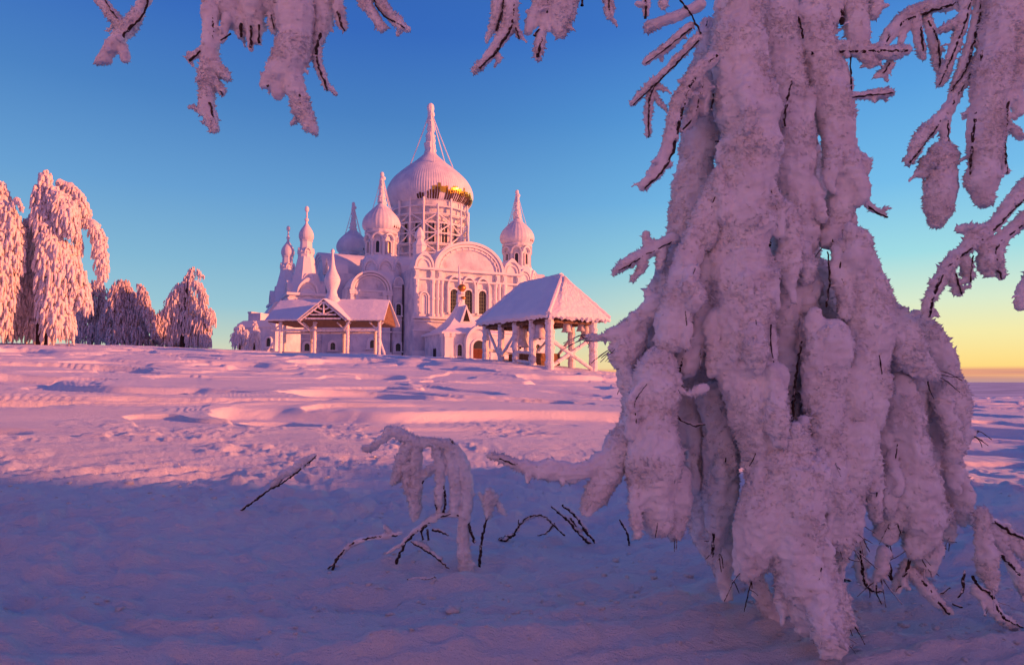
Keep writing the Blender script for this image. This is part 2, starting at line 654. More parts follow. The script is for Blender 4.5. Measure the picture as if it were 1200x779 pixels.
def ground_base(x, y):
    r2 = (x[:, None] - ctrl[None, :, 0]) ** 2 + (y[:, None] - ctrl[None, :, 1]) ** 2
    n = len(ctrl)
    z = _tps_k(r2) @ TPS[:n] + TPS[n] + TPS[n + 1] * x + TPS[n + 2] * y
    # rise of ground added out of frame, standing in for woods that shade the foreground
    L = x * SUN_H.x + y * SUN_H.y          # distance towards the sun
    C = x * SUN_H.y - y * SUN_H.x          # across: grows to the back right
    wob = 0.9 * vnoise(np.column_stack((L * 0.16, C * 0.16)), 77) + 0.5 * vnoise(np.column_stack((L * 0.5, C * 0.5)), 78)
    tanE = math.tan(SUN_EL)
    crest = 0.75 * vnoise(np.column_stack((C * 0.9, C * 0)), 81) + 0.45 * vnoise(np.column_stack((C * 3.3, C * 0)), 82)
    lo = (57 * tanE + crest) * sstep(-17.5, -9.0, C + wob * 1.6) + 7.5 * sstep(-6.8, -4.4, C + 0.4 * wob)
    lo = lo * (1 - sstep(1.0, 5.0, C + 0.4 * wob))
    rise = (lo + wob * 0.4 * sstep(-20, -12, C)) * sstep(40.0, 55.0, L) * (1 - sstep(75.0, 110.0, L))
    # unseen snow bank added behind the camera to bounce warm sunlight onto the near tree
    bd = (x * -0.62 + y * -0.785) + 0.8 * vnoise(np.column_stack((x * 0.15, y * 0.15)), 79)
    rise = rise + 10.0 * sstep(4.5, 11.5, bd) * (1 - sstep(25, 60, bd)) * (1 - sstep(-1.5, 5.0, y)) * (1 - sstep(14.0, 22.0, x))
    z = z + rise
    r = np.sqrt(x * x + y * y)
    k = sstep(150, 800, r)
    return np.clip(z, -12, 16) * (1 - k) - 170.0 * k


def relief(x, y):
    """wind-carved snow: long warped ridges, thin eroded layers, small lumps"""
    r = np.sqrt(x * x + y * y)
    ca, sa = math.cos(R(14)), math.sin(R(14))
    u = x * ca + y * sa
    v = -x * sa + y * ca
    wq = np.column_stack((u * 0.22, v * 0.30))
    wu = u + 3.2 * vnoise(wq * 0.7, 3) + 0.22 * vnoise(wq * 3.1, 4)
    wv = v + 2.7 * vnoise(wq * 0.7 + 40, 5) + 0.15 * vnoise(wq * 3.1 + 9, 6)
    n1 = vnoise(np.column_stack((wu * 0.13, wv * 0.42)), 11)
    n2 = vnoise(np.column_stack((wu * 0.40, wv * 1.15)), 12)
    n3 = vnoise(np.column_stack((wu * 1.2, wv * 3.4)), 13)
    ridge = (1 - np.abs(n1)) ** 3
    ridge2 = (1 - np.abs(n2)) ** 3
    q0 = n1 * 1.3 + n2 * 0.2 + vnoise(wq * 0.7, 15) * 1.5
    q = q0 * 1.25
    fr = q - np.floor(q)
    lay = sstep(0.0, 0.10, fr) * (1 - fr) ** 1.5                   # broad scoured layers with a sharp lip
    q2 = q0 * 8.5 + n2 * 0.3
    fr2 = q2 - np.floor(q2)
    lay2 = sstep(0.0, 0.45, fr2) * (1 - fr2)
    patch = sstep(-0.05, 0.40, vnoise(wq * 1.1 + 7, 16))
    m1 = vnoise(np.column_stack((wu * 0.17 + 5, wv * 0.40)), 17) + 0.10 * n2
    m2 = vnoise(np.column_stack((wu * 0.36 + 9, wv * 0.85)), 18) + 0.06 * n3
    hollow = 0.27 * sstep(0.13, 0.31, m1) + 0.10 * sstep(0.20, 0.34, m2)
    far = sstep(10, 20, r)
    mid = sstep(5.0, 7.5, r) * (1 - sstep(12, 19, r))
    rip = vnoise(np.column_stack((wu * 1.3, wv * 4.6)), 31) + 0.5 * vnoise(np.column_stack((wu * 2.6, wv * 11.0)), 35)
    z = far * (0.06 * ridge - 1.1 * hollow + 0.05 * lay * patch + 0.026 * lay2 + 0.003 * n3)
    # rough clods where the shade ends
    cl = np.maximum(0, vnoise(np.column_stack((x * 3.6, y * 4.2)), 21) - 0.05) + 0.6 * np.maximum(0, vnoise(np.column_stack((x * 9.2, y * 9.6)), 22) - 0.1)
    z += mid * (0.072 * cl * sstep(-0.45, 0.35, vnoise(np.column_stack((x * 0.7, y * 0.8)), 23)) + 0.02 * ridge2 + 0.02 * rip)
    # gentle ripples and crust near the camera
    near = 1 - sstep(7, 13, r)
    z += near * (0.045 * rip + 0.08 * n2 + 0.022 * vnoise(np.column_stack((x * 7, y * 9)), 32)
                 + 0.05 * np.maximum(0, vnoise(np.column_stack((x * 2.9, y * 3.4)), 33) - 0.25))
    z += (0.009 * vnoise(np.column_stack((x * 12, y * 21)), 34) + 0.006 * vnoise(np.column_stack((x * 27, y * 40)), 36)) * (1 - sstep(8, 16, r))
    return z * (1 - sstep(120, 200, r))


def ground_z(x, y):
    xa, ya = np.array([float(x)]), np.array([float(y)])
    return float(ground_base(xa, ya)[0] + relief(xa, ya)[0])


def ground_hit(px, py):
    """depth at which the line of sight through a pixel meets the ground"""
    prev = 1.5
    for k in range(600):
        d = 1.5 * 1.012 ** k
        p = pt(px, py, d)
        if p.z < ground_z(p.x, p.y):
            return 0.5 * (prev + d)
        prev = d
    return prev


def build_ground():
    az_f = np.linspace(R(-43), R(43), 1000)
    az_b = np.linspace(R(43), R(317), 130)[1:-1]
    az = np.concatenate((az_f, az_b))
    rr = np.concatenate((np.geomspace(1.6, 14, 260), np.geomspace(14, 72, 470)[1:], np.geomspace(72, 130, 50)[1:], np.geomspace(130, 900, 30)[1:], np.geomspace(900, 60000, 30)[1:]))
    na = len(az)
    A, RR = np.meshgrid(az, rr)
    x = (RR * np.sin(A)).ravel()
    y = (RR * np.cos(A)).ravel()
    z = np.zeros(len(x))
    CH = 60000
    for i in range(0, len(x), CH):
        s = slice(i, i + CH)
        z[s] = ground_base(x[s], y[s]) + relief(x[s], y[s])
    verts = np.column_stack((x, y, z))
    nv = len(verts)
    verts = np.vstack((verts, [[0, 0, ground_z(0, 0)]]))
    idx = np.arange(nv).reshape(len(rr), na)
    a, b = idx[:-1], idx[1:]
    f = np.stack((a, b, np.roll(b, -1, 1), np.roll(a, -1, 1)), axis=-1).reshape(-1, 4)
    fan = np.stack((np.full(na, nv), idx[0], np.roll(idx[0], -1)), axis=-1)
    me = new_mesh('snow_ground', verts, [f, fan], M['ground'], smooth=True)
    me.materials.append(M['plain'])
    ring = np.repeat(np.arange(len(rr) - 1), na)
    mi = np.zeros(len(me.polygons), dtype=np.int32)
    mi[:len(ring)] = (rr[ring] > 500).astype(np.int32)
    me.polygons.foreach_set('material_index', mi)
    o = link('snow_ground', me)
    tag(o, 'wind carved snow field rising to the church on the hill', None, None, 'structure')
    return o


build_ground()


def build_crumbs():
    """bits of rime and crust lying on the snow in front"""
    g = np.random.default_rng(3)
    n = 5200
    d = 2.4 + 9.0 * g.random(n) ** 1.5
    a = R(1) * g.uniform(-40, 41, n)
    x, y = d * np.sin(a), d * np.cos(a)
    dens = vnoise(np.column_stack((x * 0.9, y * 1.1)), 91) + 0.35 * vnoise(np.column_stack((x * 3.1, y * 3.3)), 92)
    under = np.exp(-(((x - 1.9) / 1.4) ** 2 + ((y - 4.2) / 0.9) ** 2))
    keep = g.random(n) < np.clip(0.18 + 0.9 * dens, 0.02, 0.9) + 0.6 * under
    x, y = x[keep], y[keep]
    z = ground_base(x, y) + relief(x, y)
    r = 0.004 + g.gamma(1.6, 0.0050, len(x))
    t = (1 + 5 ** 0.5) / 2
    iv = np.array([(-1, t, 0), (1, t, 0), (-1, -t, 0), (1, -t, 0), (0, -1, t), (0, 1, t), (0, -1, -t), (0, 1, -t), (t, 0, -1), (t, 0, 1), (-t, 0, -1), (-t, 0, 1)]) / 1.9
    fc = np.array([(0, 11, 5), (0, 5, 1), (0, 1, 7), (0, 7, 10), (0, 10, 11), (1, 5, 9), (5, 11, 4), (11, 10, 2), (10, 7, 6), (7, 1, 8), (3, 9, 4), (3, 4, 2), (3, 2, 6),
                   (3, 6, 8), (3, 8, 9), (4, 9, 5), (2, 4, 11), (6, 2, 10), (8, 6, 7), (9, 8, 1)])
    m = len(x)
    v = iv[None] * (r[:, None, None] * g.uniform(0.55, 1.25, (m, 12, 1))) * np.stack((g.uniform(0.8, 1.7, m), g.uniform(0.8, 1.3, m), g.uniform(0.45, 0.9, m)), -1)[:, None, :]
    v = v + np.column_stack((x, y, z + r * 0.15))[:, None, :]
    f = (fc[None] + (np.arange(m) * 12)[:, None, None]).reshape(-1, 3)
    o = link('snow_crumbs', new_mesh('snow_crumbs', v.reshape(-1, 3), [f], M['ground'], False))
    tag(o, 'crumbs of rime and crust scattered over the near snow', None, None, 'stuff')


build_crumbs()

# ------------------------------------------------------------------ the church
B = 5.0
CH_ROT = math.atan2(0.43, 0.90)
church = thing('church', 'large frost white domed church with scaffolded main dome and tented towers on hilltop', 'church',
               (-15.9, 130.0, B), CH_ROT)


def face(nx, ny, dist):
    """frame of a wall with outward normal (nx, ny), dist from the church centre; s runs to the right seen from outside"""
    return (nx * dist, ny * dist, -ny, nx, nx, ny)


def window_part(frame, c, w, z0, z1, parent, d=0.0, bars=(1, 4), frame_t=0.28, name='window'):
    """arched window: proud surround, dark pane behind bars"""
    zs = z1 - w * 0.5
    m = MB(frame)
    m.arch_ring(c, zs, w * 0.5 + frame_t, w * 0.5 + frame_t, frame_t, d, d + 0.34, 12, leg=zs - z0)
    m.box(c - w * 0.5 - frame_t * 1.3, c + w * 0.5 + frame_t * 1.3, d, d + 0.42, z0 - 0.22, z0 - 0.003)
    o = m.build(name, M['frost_trim'], parent)
    p = MB(frame)
    p.arch_fill(c, zs, w * 0.5 - 0.004, w * 0.5 - 0.004, z0, d + 0.005, d + 0.05, 12)
    p.build('pane', M['glass'], o)
    if bars:
        b = MB(frame)
        for i in range(bars[0]):
            x = c - w * 0.5 + w * (i + 1) / (bars[0] + 1)
            b.box(x - 0.045, x + 0.045, d + 0.06, d + 0.11, z0, zs + w * 0.40)
        for i in range(bars[1]):
            z = z0 + (zs - z0) * (i + 1) / (bars[1] + 0.5)
            b.box(c - w * 0.5 + 0.01, c + w * 0.5 - 0.01, d + 0.063, d + 0.105, z - 0.045, z + 0.045)
        b.build('glazing_bar', M['mullion'], o)
    return o


def pilaster(frame, s, z0, z1, wd, dep, parent, round_=False, d=0.0):
    m = MB(frame)
    if round_:
        r = wd / 2
        m.lathe(s, d + dep * 0.35, [(r * 1.35, z0), (r * 1.35, z0 + 0.35), (r, z0 + 0.5), (r * 0.94, (z0 + z1) / 2), (r, z1 - 0.6), (r * 1.25, z1 - 0.4),
                                    (r * 1.4, z1)], 10)
        m.lathe(s, d + dep * 0.35, [(r * 1.25, (z0 + z1) / 2 - 0.2), (r * 1.25, (z0 + z1) / 2 + 0.2)], 10)
    else:
        m.box(s - wd / 2, s + wd / 2, d, d + dep, z0, z1)
        m.box(s - wd / 2 - 0.12, s + wd / 2 + 0.12, d, d + dep + 0.12, z0, z0 + 0.45)
        m.box(s - wd / 2 - 0.14, s + wd / 2 + 0.14, d, d + dep + 0.14, z1 - 0.5, z1)
    return m.build('pilaster', M['frost_trim'], parent)


def ogee_gable(frame, c, z0, rx, rz, parent, d0, d1, name='kokoshnik'):
    m = MB(frame)
    m.arch_fill(c, z0, rx - 0.15, rz - 0.15, z0, d0, d1 - 0.35, 16, 0.10)
    m.arch_ring(c, z0, rx, rz, rx * 0.20, d0 - 0.02, d1, 18, ogee=0.16)
    m.arch_ring(c, z0, rx * 0.70, rz * 0.66, rx * 0.16, d0 - 0.02, d1 - 0.12, 14)
    return m.build(name, M['frost_trim'], parent)


def onion(parent, cx, cy, z0, r, h, spire_h, mat, wires=True, gold=False, name='onion_dome'):
    """bulbous dome of radius r from z0, pointed neck at z0+h, frosted cross on top"""
    prof0 = [(0.80, 0.0), (0.90, 0.05), (0.975, 0.13), (1.0, 0.22), (0.985, 0.31), (0.93, 0.41), (0.84, 0.51), (0.72, 0.60), (0.585, 0.69),
             (0.45, 0.77), (0.33, 0.845), (0.235, 0.91), (0.17, 0.96), (0.13, 1.0)]
    rp, zp = resample([(a, 0, b) for a, b in prof0], [0] * len(prof0), 0.04)
    prof = [(max(0.05, p[0]) * r, z0 + p[2] * h) for p in rp]
    nrib = 28 if r < 5 else 110
    m = MB()
    m.lathe(cx, cy, prof, nrib * 4, rib=lambda a, z: (0.020 if r < 5 else 0.007) * (abs(math.sin(a * nrib / 2)) ** 0.7 - 0.5))
    o = m.build(name, mat, parent, smooth=True)
    # spire clad in rime
    zt = z0 + h
    rs = r * (0.25 if 2 < r < 5 else 0.15 if r < 2 else 0.125)
    rng = random.Random(int(cx * 31 + cy * 7))
    m = MB()
    n = 22
    pts, rad = [], []
    for i in range(n + 1):
        t = i / n
        pts.append((cx + rng.uniform(-1, 1) * rs * 0.15, cy + rng.uniform(-1, 1) * rs * 0.15, zt - 0.35 * rs + spire_h * t))
        rad.append(rs * ((1.05 - 0.70 * t ** 0.7) if 2 < r < 5 else (1.25 - 0.75 * t ** 0.6)) * rng.uniform(0.80, 1.2))
    m.tube(pts, rad, 9)
    top = zt + spire_h
    m.sphere((cx, cy, top - rs * 0.2), rs * (0.45 if 2 < r < 5 else 0.72), 8, 1.3)
    m.sphere((cx + rs * 0.2, cy, top - spire_h * 0.16), rs * 0.62, 8, 0.8)
    s = m.build('spire', M['frost_trim'], o, smooth=False)
    if wires:
        wm = MB()
        for k in range(6):
            a = k * math.pi / 3 + 0.35
            rb = r * 0.56
            zb = z0 + h * 0.715
            p0 = Vector((cx + rs * 0.2 * math.cos(a), cy + rs * 0.2 * math.sin(a), top - spire_h * 0.12))
            p1 = Vector((cx + rb * math.cos(a), cy + rb * math.sin(a), zb))
            pp = []
            for i in range(9):
                t = i / 8
                q = p0.lerp(p1, t)
                q.z -= 0.25 * rs * math.sin(math.pi * t)
                pp.append(q)
            wm.tube(pp, [0.035 + 0.009 * r * rng.uniform(0.5, 1.0) for _ in pp], 6)
        wm.build('guy_chain', M['frost_trim'], o)
    return o


# --- body: central block and the four arms
def arm(nx, ny, detailed):
    fr = face(nx, ny, 20.4)
    m = MB(fr)
    hw = 9.3
    m.box(-hw, hw, -13.0, 0.0, 0.0, 14.4)
    m.arch_fill(0, 14.4, 5.7, 4.25, 14.4, -14.0, -0.003, 28)
    wall = m.build('arm_wall', M['frost_wall'], church)
    rm = MB(fr)
    rm.arch_ring(0, 14.4, 6.15, 4.75, 0.42, -14.0, 0.62, 28)
    rm.arch_ring(0, 14.4, 5.70, 4.27, 0.42, -0.4, 0.40, 28)
    rm.arch_ring(0, 14.4, 5.15, 3.75, 0.30, -0.4, 0.22, 28)
    rm.build('arch_moulding', M['frost_trim'], wall)
    if not detailed:
        for s in (-7.7, 7.7):
            ogee_gable(fr, s, 14.4, 1.6, 2.2, wall, -3.0, 0.35)
        return wall
    dn = MB(fr)                                   # dentils under the big arch
    for i in range(1, 14):
        a = math.pi * i / 14
        x, z = -5.05 * math.cos(a), 14.4 + 3.62 * math.sin(a)
        dn.box(x - 0.13, x + 0.13, -0.1, 0.30, z - 0.18, z + 0.18)
    dn.build('dentil_row', M['frost_trim'], wall)
    for s in (-7.75, 7.75):
        ogee_gable(fr, s, 14.4, 1.62, 2.25, wall, -3.0, 0.55)
    cm = MB(fr)
    for z, h, d in ((14.05, 0.36, 0.75), (12.45, 0.26, 0.55), (6.2, 0.34, 0.72), (5.75, 0.2, 0.5), (4.2, 0.22, 0.45), (0.0, 1.1, 0.5)):
        cm.box(-hw - 0.3, hw + 0.3, -0.05, d, z, z + h)
    cm.build('cornice', M['frost_trim'], wall)
    for s in (-9.05, -6.35, 6.35, 9.05):
        pilaster(fr, s, 6.57, 12.43, 0.75, 0.50, wall, True)
    for s in (-5.45, -4.75, 4.75, 5.45):
        pilaster(fr, s, 6.57, 12.43, 0.52, 0.42, wall, True)
    for s in (-9.0, -6.4, -5.1, 5.1, 6.4, 9.0):
        pm = MB(fr)
        pm.box(s - 0.36, s + 0.36, -0.05, 0.42, 12.72, 14.03)
        pm.box(s - 0.25, s + 0.25, 0.40, 0.52, 13.0, 13.8)
        pm.build('frieze_panel', M['frost_trim'], wall)
    for s in (-7.7, 7.7):
        nm = MB(fr)                               # blind niches in the side bays
        nm.arch_ring(s, 9.6, 0.85, 1.0, 0.24, -0.02, 0.34, 14, leg=2.6)
        nm.arch_ring(s, 9.6, 0.5, 0.6, 0.14, -0.02, 0.20, 12, leg=2.6)
        nm.build('niche', M['frost_trim'], wall)
        pilaster(fr, s - 0.95, 6.57, 10.0, 0.24, 0.34, wall, True)
        pilaster(fr, s + 0.95, 6.57, 10.0, 0.24, 0.34, wall, True)
    for s in (-2.65, -0.15, 2.35):
        window_part(fr, s, 1.35, 7.3, 11.2, wall, 0.0, (2, 5), 0.26)
        hm = MB(fr)
        hm.arch_ring(s, 11.6, 1.24, 1.75, 0.26, -0.02, 0.62, 16, leg=4.2, ogee=0.12)
        hm.build('window_hood', M['frost_trim'], wall)
    return wall


south = arm(0, -1, True)
arm(-1, 0, False)
arm(1, 0, False)
arm(0, 1, False)

core = MB()
core.box(-12.0, 12.0, -12.0, 12.0, 0, 14.2)
core.lathe(0, 0, [(11.8, 14.2), (10.2, 17.0), (8.4, 18.6), (7.2, 19.3)], 8, a0=math.pi / 8, a1=math.pi / 8 + 2 * math.pi)
core.build('crossing_block', M['snow_roof'], church)


# --- corner chapels, each under an onion dome
def corner(sx, sy, front):
    cx, cy = (-12.3 if sx < 0 else 13.4 if sy < 0 else 10.4), (11.0 if sy > 0 else -11.0)
    m = MB()
    x0, x1 = sorted((9.0 * sx, 18.6 * sx))
    y0, y1 = sorted((9.0 * sy, 14.6 * sy))
    m.box(x0, x1, y0, y1, 0, 11.4)
    body = m.build('corner_chapel', M['frost_wall'], church)
    r_ = MB()
    r_.lathe(cx, cy, [(3.75, 11.0), (3.7, 12.4), (3.5, 13.8), (3.4, 14.2)], 8, a0=math.pi / 8, a1=math.pi / 8 + 2 * math.pi)
    r_.lathe(cx, cy, [(3.38, 14.1), (3.3, 16.2), (3.0, 16.9), (2.6, 17.4)], 8, a0=math.pi / 8, a1=math.pi / 8 + 2 * math.pi)
    r_.build('chapel_roof', M['snow_roof'], body)
    for k in range(8):                            # ring of little gables at the foot of the drum
        a = k * math.pi / 4
        nx, ny = math.cos(a), math.sin(a)
        fr = (cx + nx * 2.95, cy + ny * 2.95, -ny, nx, nx, ny)
        ogee_gable(fr, 0, 14.6, 1.28, 1.75, body, -1.2, 0.45)
    dr = MB()
    dr.lathe(cx, cy, [(2.30, 16.6), (2.30, 20.9), (2.75, 21.1), (2.85, 21.35), (2.6, 21.6), (2.55, 21.75)], 16)
    drum = dr.build('small_drum', M['frost_wall'], church)
    for k in range(8):
        a = k * math.pi / 4 + 0.30
        nx, ny = math.cos(a), math.sin(a)
        fr = (cx + nx * 2.24, cy + ny * 2.24, -ny, nx, nx, ny)
        window_part(fr, 0, 0.62, 17.6, 19.6, drum, 0.02, None, 0.14)
        hm = MB(fr)
        hm.arch_ring(0, 19.9, 0.98, 1.05, 0.24, -0.2, 0.55, 12, ogee=0.08)
        hm.build('hood', M['frost_trim'], drum)
        a2 = a + math.pi / 8
        col = MB()
        col.lathe(cx + 2.42 * math.cos(a2), cy + 2.42 * math.sin(a2), [(0.34, 16.7), (0.34, 17.2), (0.24, 17.35), (0.24, 19.5), (0.36, 19.7), (0.36, 20.0)], 8)
        col.build('colonnette', M['frost_trim'], drum)
    dome = onion(church, cx, cy, 21.6, 3.2, 5.1, 5.0, M['dome_snow'], True)
    # a few bare scallops where the rime has dropped off low on the sunny side
    gm = MB()
    for k in range(7):
        a = R(-62) + k * R(11)
        z0_, z1_ = 21.98, 22.35 + 0.12 * ((k * 7) % 3)
        gm.lathe(cx, cy, [(3.06, z0_), (3.17, z1_)], 2, a0=a, a1=a + R(5), cap=False)
    gm.build('bare_patch', M['bare_gap'], dome, fix=False)
    if front:
        fr = (0, y0, 1, 0, 0, -1)
        if sx < 0:
            segs = ((-18.3, -11.5, True), (-11.2, -9.32, False))
        else:
            segs = ((11.7, 18.7, True), (9.32, 11.4, False))
        for a_, b_, arched in segs:
            c = (a_ + b_) / 2
            hw = (b_ - a_) / 2
            m = MB(fr)
            if arched:
                m.box(a_, b_, -1.0, 0.45, 0, 11.0)
                m.arch_fill(c, 11.0, hw - 0.3, 2.75, 11.0, -5.0, 0.20, 24)
                wl = m.build('bay_wall', M['frost_wall'], body)
                t = MB(fr)
                t.arch_ring(c, 11.0, hw, 3.15, 0.34, -5.0, 0.95, 24)
                t.arch_ring(c, 11.0, hw - 0.42, 2.72, 0.30, -0.5, 0.70, 24)
                t.arch_ring(c, 11.0, hw - 0.86, 2.30, 0.22, -0.5, 0.45, 24)
                t.build('arch_moulding', M['frost_trim'], wl)
                t = MB(fr)
                for z, h, d in ((10.72, 0.30, 0.75), (9.9, 0.16, 0.6), (6.2, 0.30, 0.8), (4.2, 0.2, 0.68), (0, 1.0, 0.75)):
                    t.box(a_ - 0.12, b_ + 0.12, 0.1, d, z, z + h)
                t.build('cornice', M['frost_trim'], wl)
                for s in (a_ + 0.35, a_ + 1.15, b_ - 1.15, b_ - 0.35):
                    pilaster(fr, s, 6.55, 10.70, 0.6, 0.30, wl, False, 0.45)
                window_part(fr, c + 0.3, 0.85, 1.6, 2.9, wl, 0.45, (1, 2), 0.5)
            else:
                m.box(a_, b_, -1.0, 0.15, 0, 12.0)
                m.arch_fill(c, 12.0, hw, 1.5, 12.0, -2.0, 0.15, 14)
                wl = m.build('bay_wall', M['frost_wall'], body)
                t = MB(fr)
                t.arch_ring(c, 12.0, hw, 1.55, 0.2, -2.0, 0.35, 14)
                for z, h, d in ((11.7, 0.22, 0.4), (6.2, 0.25, 0.45), (4.2, 0.18, 0.38), (0, 1.0, 0.4)):
                    t.box(a_, b_, 0.0, d, z, z + h)
                t.build('cornice', M['frost_trim'], wl)
                window_part(fr, c, 0.85, 7.1, 9.0, wl, 0.15, (1, 3), 0.22)
                window_part(fr, c, 0.85, 1.2, 2.5, wl, 0.15, (1, 2), 0.42)
        pipe = MB(fr)                             # dark rain pipe in the inner corner
        s = -11.55 if sx < 0 else 11.55
        pipe.tube([(s, 0.35, z) for z in (0.2, 4, 8, 11.8)], [0.13] * 4, 8)
        s = -9.55 if sx < 0 else 9.55
        pipe.tube([(s, 0.40, z) for z in (0.2, 4, 8, 12.2)], [0.13] * 4, 8)
        pipe.build('rain_pipe', M['dark_metal'], body)
    return body


corner(-1, -1, True)
corner(1, -1, True)
corner(-1, 1, False)
corner(1, 1, False)
# stepped gables of the east end, beside the right-hand chapel
for (gx, gy, gz, gr) in ((16.2, -15.6, 11.6, 1.9), (12.6, -15.6, 11.6, 1.9), (18.9, -12.6, 11.6, 1.9)):
    fr = (gx, gy, 1, 0, 0, -1) if gy < -15 else (gx, gy, 0, 1, 1, 0)
    m = MB(fr)
    m.prism([(-gr, gz - 0.2), (gr, gz - 0.2), (0.0, gz + 2.3)], -4.0, 0.2)
    m.build('gable_roof', M['snow_roof'], church)
    ogee_gable(fr, 0, gz, gr, 1.9, church, -0.4, 0.55)

# --- great drum and dome
m = MB()
m.lathe(0, 0, [(6.9, 18.8), (6.9, 19.6), (6.2, 19.8), (6.2, 27.0), (6.6, 27.2), (6.6, 28.2), (7.0, 28.5), (7.0, 29.3), (6.6, 29.6)], 48)
gdrum = m.build('great_drum', M['frost_wall'], church)
for k in range(16):
    a = k * math.pi / 8 + 0.12
    nx, ny = math.cos(a), math.sin(a)
    fr = (nx * 6.12, ny * 6.12, -ny, nx, nx, ny)
    window_part(fr, 0, 1.15, 21.4, 25.6, gdrum, 0.02, (1, 4), 0.2)
    a2 = a + math.pi / 16
    col = MB()
    col.lathe(6.25 * math.cos(a2), 6.25 * math.sin(a2), [(0.42, 19.8), (0.42, 20.4), (0.32, 20.6), (0.32, 25.6), (0.46, 25.9), (0.46, 26.9)], 8)
    col.build('colonnette', M['frost_trim'], gdrum)
gdome = onion(church, 0, 0, 29.2, 8.35, 11.2, 9.2, M['dome_snow'], True, name='great_dome')


def dome_r(z):
    prof0 = [(0.80, 0.0), (0.90, 0.05), (0.975, 0.13), (1.0, 0.22), (0.985, 0.31), (0.93, 0.41), (0.84, 0.51)]
    t = (z - 29.2) / 11.2
    for (r0, t0), (r1, t1) in zip(prof0, prof0[1:]):
        if t0 <= t <= t1:
            return 8.35 * (r0 + (r1 - r0) * (t - t0) / (t1 - t0))
    return 8.35


rng = random.Random(5)
gold, gaps = MB(), MB()
N = 30
for k in range(N):                                # rime fallen from the lower ribs: gilding with dark gaps
    a = R(-126) + k * R(104) / N
    edge = min(k, N - 1 - k) / (N / 2)
    lo, hi = 29.55, 29.8 + 1.55 * min(1, 0.3 + edge * 1.5) * rng.uniform(0.75, 1.15)
    if rng.random() < 0.9:
        zs = [lo + (hi - lo) * i / 5 for i in range(6)]
        gaps.lathe(0, 0, [(dome_r(z) * 1.018, z) for z in zs], 1, a0=a, a1=a + R(104) / N * rng.uniform(0.5, 0.74), cap=False)
    if k > 5:
        h2 = hi + rng.uniform(0.25, 0.8)
        zs = [hi - 0.5 + (h2 - hi + 0.5) * i / 4 for i in range(5)]
        gold.lathe(0, 0, [(dome_r(z) * 1.015, z) for z in zs], 1, a0=a - 0.01, a1=a + R(104) / N * rng.uniform(0.6, 1.0), cap=False)
gaps.build('bare_rib_gap', M['bare_gap'], gdome, fix=False)
gold.build('gilded_patch', M['gold'], gdome, fix=False)


# --- west end: two tented bell towers and the low nave between them
def tent_tower(x, y, parent):
    hw = 2.95
    m = MB()
    m.box(x - hw, x + hw, y - hw, y + hw, 0, 10.4)
    tw = m.build('bell_tower', M['frost_wall'], parent)
    t = MB()
    for z, h, d in ((10.2, 0.4, 0.4), (9.6, 0.22, 0.22), (5.8, 0.3, 0.25), (3.0, 0.2, 0.18), (0, 0.9, 0.2)):
        t.box(x - hw - d, x + hw + d, y - hw - d, y + hw + d, z, z + h)
    t.build('cornice', M['frost_trim'], tw)
    for nx, ny in ((0, -1), (-1, 0), (1, 0), (0, 1)):
        fr = (x + nx * hw, y + ny * hw, -ny, nx, nx, ny)
        for s in (-0.62, 0.62):
            o = MB(fr)
            o.arch_ring(s, 8.5, 0.62, 0.62, 0.16, -0.02, 0.24, 12, leg=1.1)
            f_ = o.build('belfry_opening', M['frost_trim'], tw)
            q = MB(fr)
            q.arch_fill(s, 8.5, 0.455, 0.455, 7.4, 0.004, 0.05, 12)
            q.build('dark_arch', M['opening_shade'], f_)
        o = MB(fr)
        o.arch_ring(0, 8.4, 1.75, 1.6, 0.24, -0.02, 0.20, 16, ogee=0.1)
        o.arch_ring(0, 8.4, 2.25, 2.0, 0.16, -0.02, 0.14, 16, ogee=0.1)
        o.build('hood', M['frost_trim'], tw)
        for s in (-hw + 0.25, hw - 0.25):
            pilaster(fr, s, 3.2, 9.6, 0.42, 0.18, tw)
        ogee_gable(fr, 0, 10.6, 1.7, 2.2, tw, -1.6, 0.1)
        ogee_gable((x + nx * 2.0, y + ny * 2.0, -ny, nx, nx, ny), 0, 12.6, 0.75, 1.25, tw, -0.9, 0.2)
    m = MB()
    prof = [(3.25, 10.6), (2.95, 11.3), (2.35, 13.0), (1.8, 15.0), (1.32, 17.0)]
    m.lathe(x, y, prof, 8, a0=math.pi / 8, a1=math.pi / 8 + 2 * math.pi)
    m.build('tent_roof', M['snow_roof'], tw)
    m = MB()
    m.lathe(x, y, [(1.30, 16.6), (1.30, 17.6), (1.42, 17.8), (1.30, 18.0), (1.02, 18.3), (0.95, 19.6), (1.15, 19.8), (0.85, 20.0)], 8)
    m.build('neck', M['frost_trim'], tw)
    for k in range(4):
        a = k * math.pi / 2 + 0.1
        ogee_gable((x + math.cos(a) * 1.05, y + math.sin(a) * 1.05, -math.sin(a), math.cos(a), math.cos(a), math.sin(a)), 0, 17.5, 0.55, 0.95, tw, -0.3, 0.25)
    onion(tw, x, y, 19.9, 1.22, 3.0, 2.7, M['dome_snow'], False)
    m = MB()
    m.sphere((x, y, 25.2), 0.36, 8, 1.5)
    m.sphere((x, y, 23.4), 0.34, 8, 1.0)
    m.build('finial', M['frost_trim'], tw)
    return tw


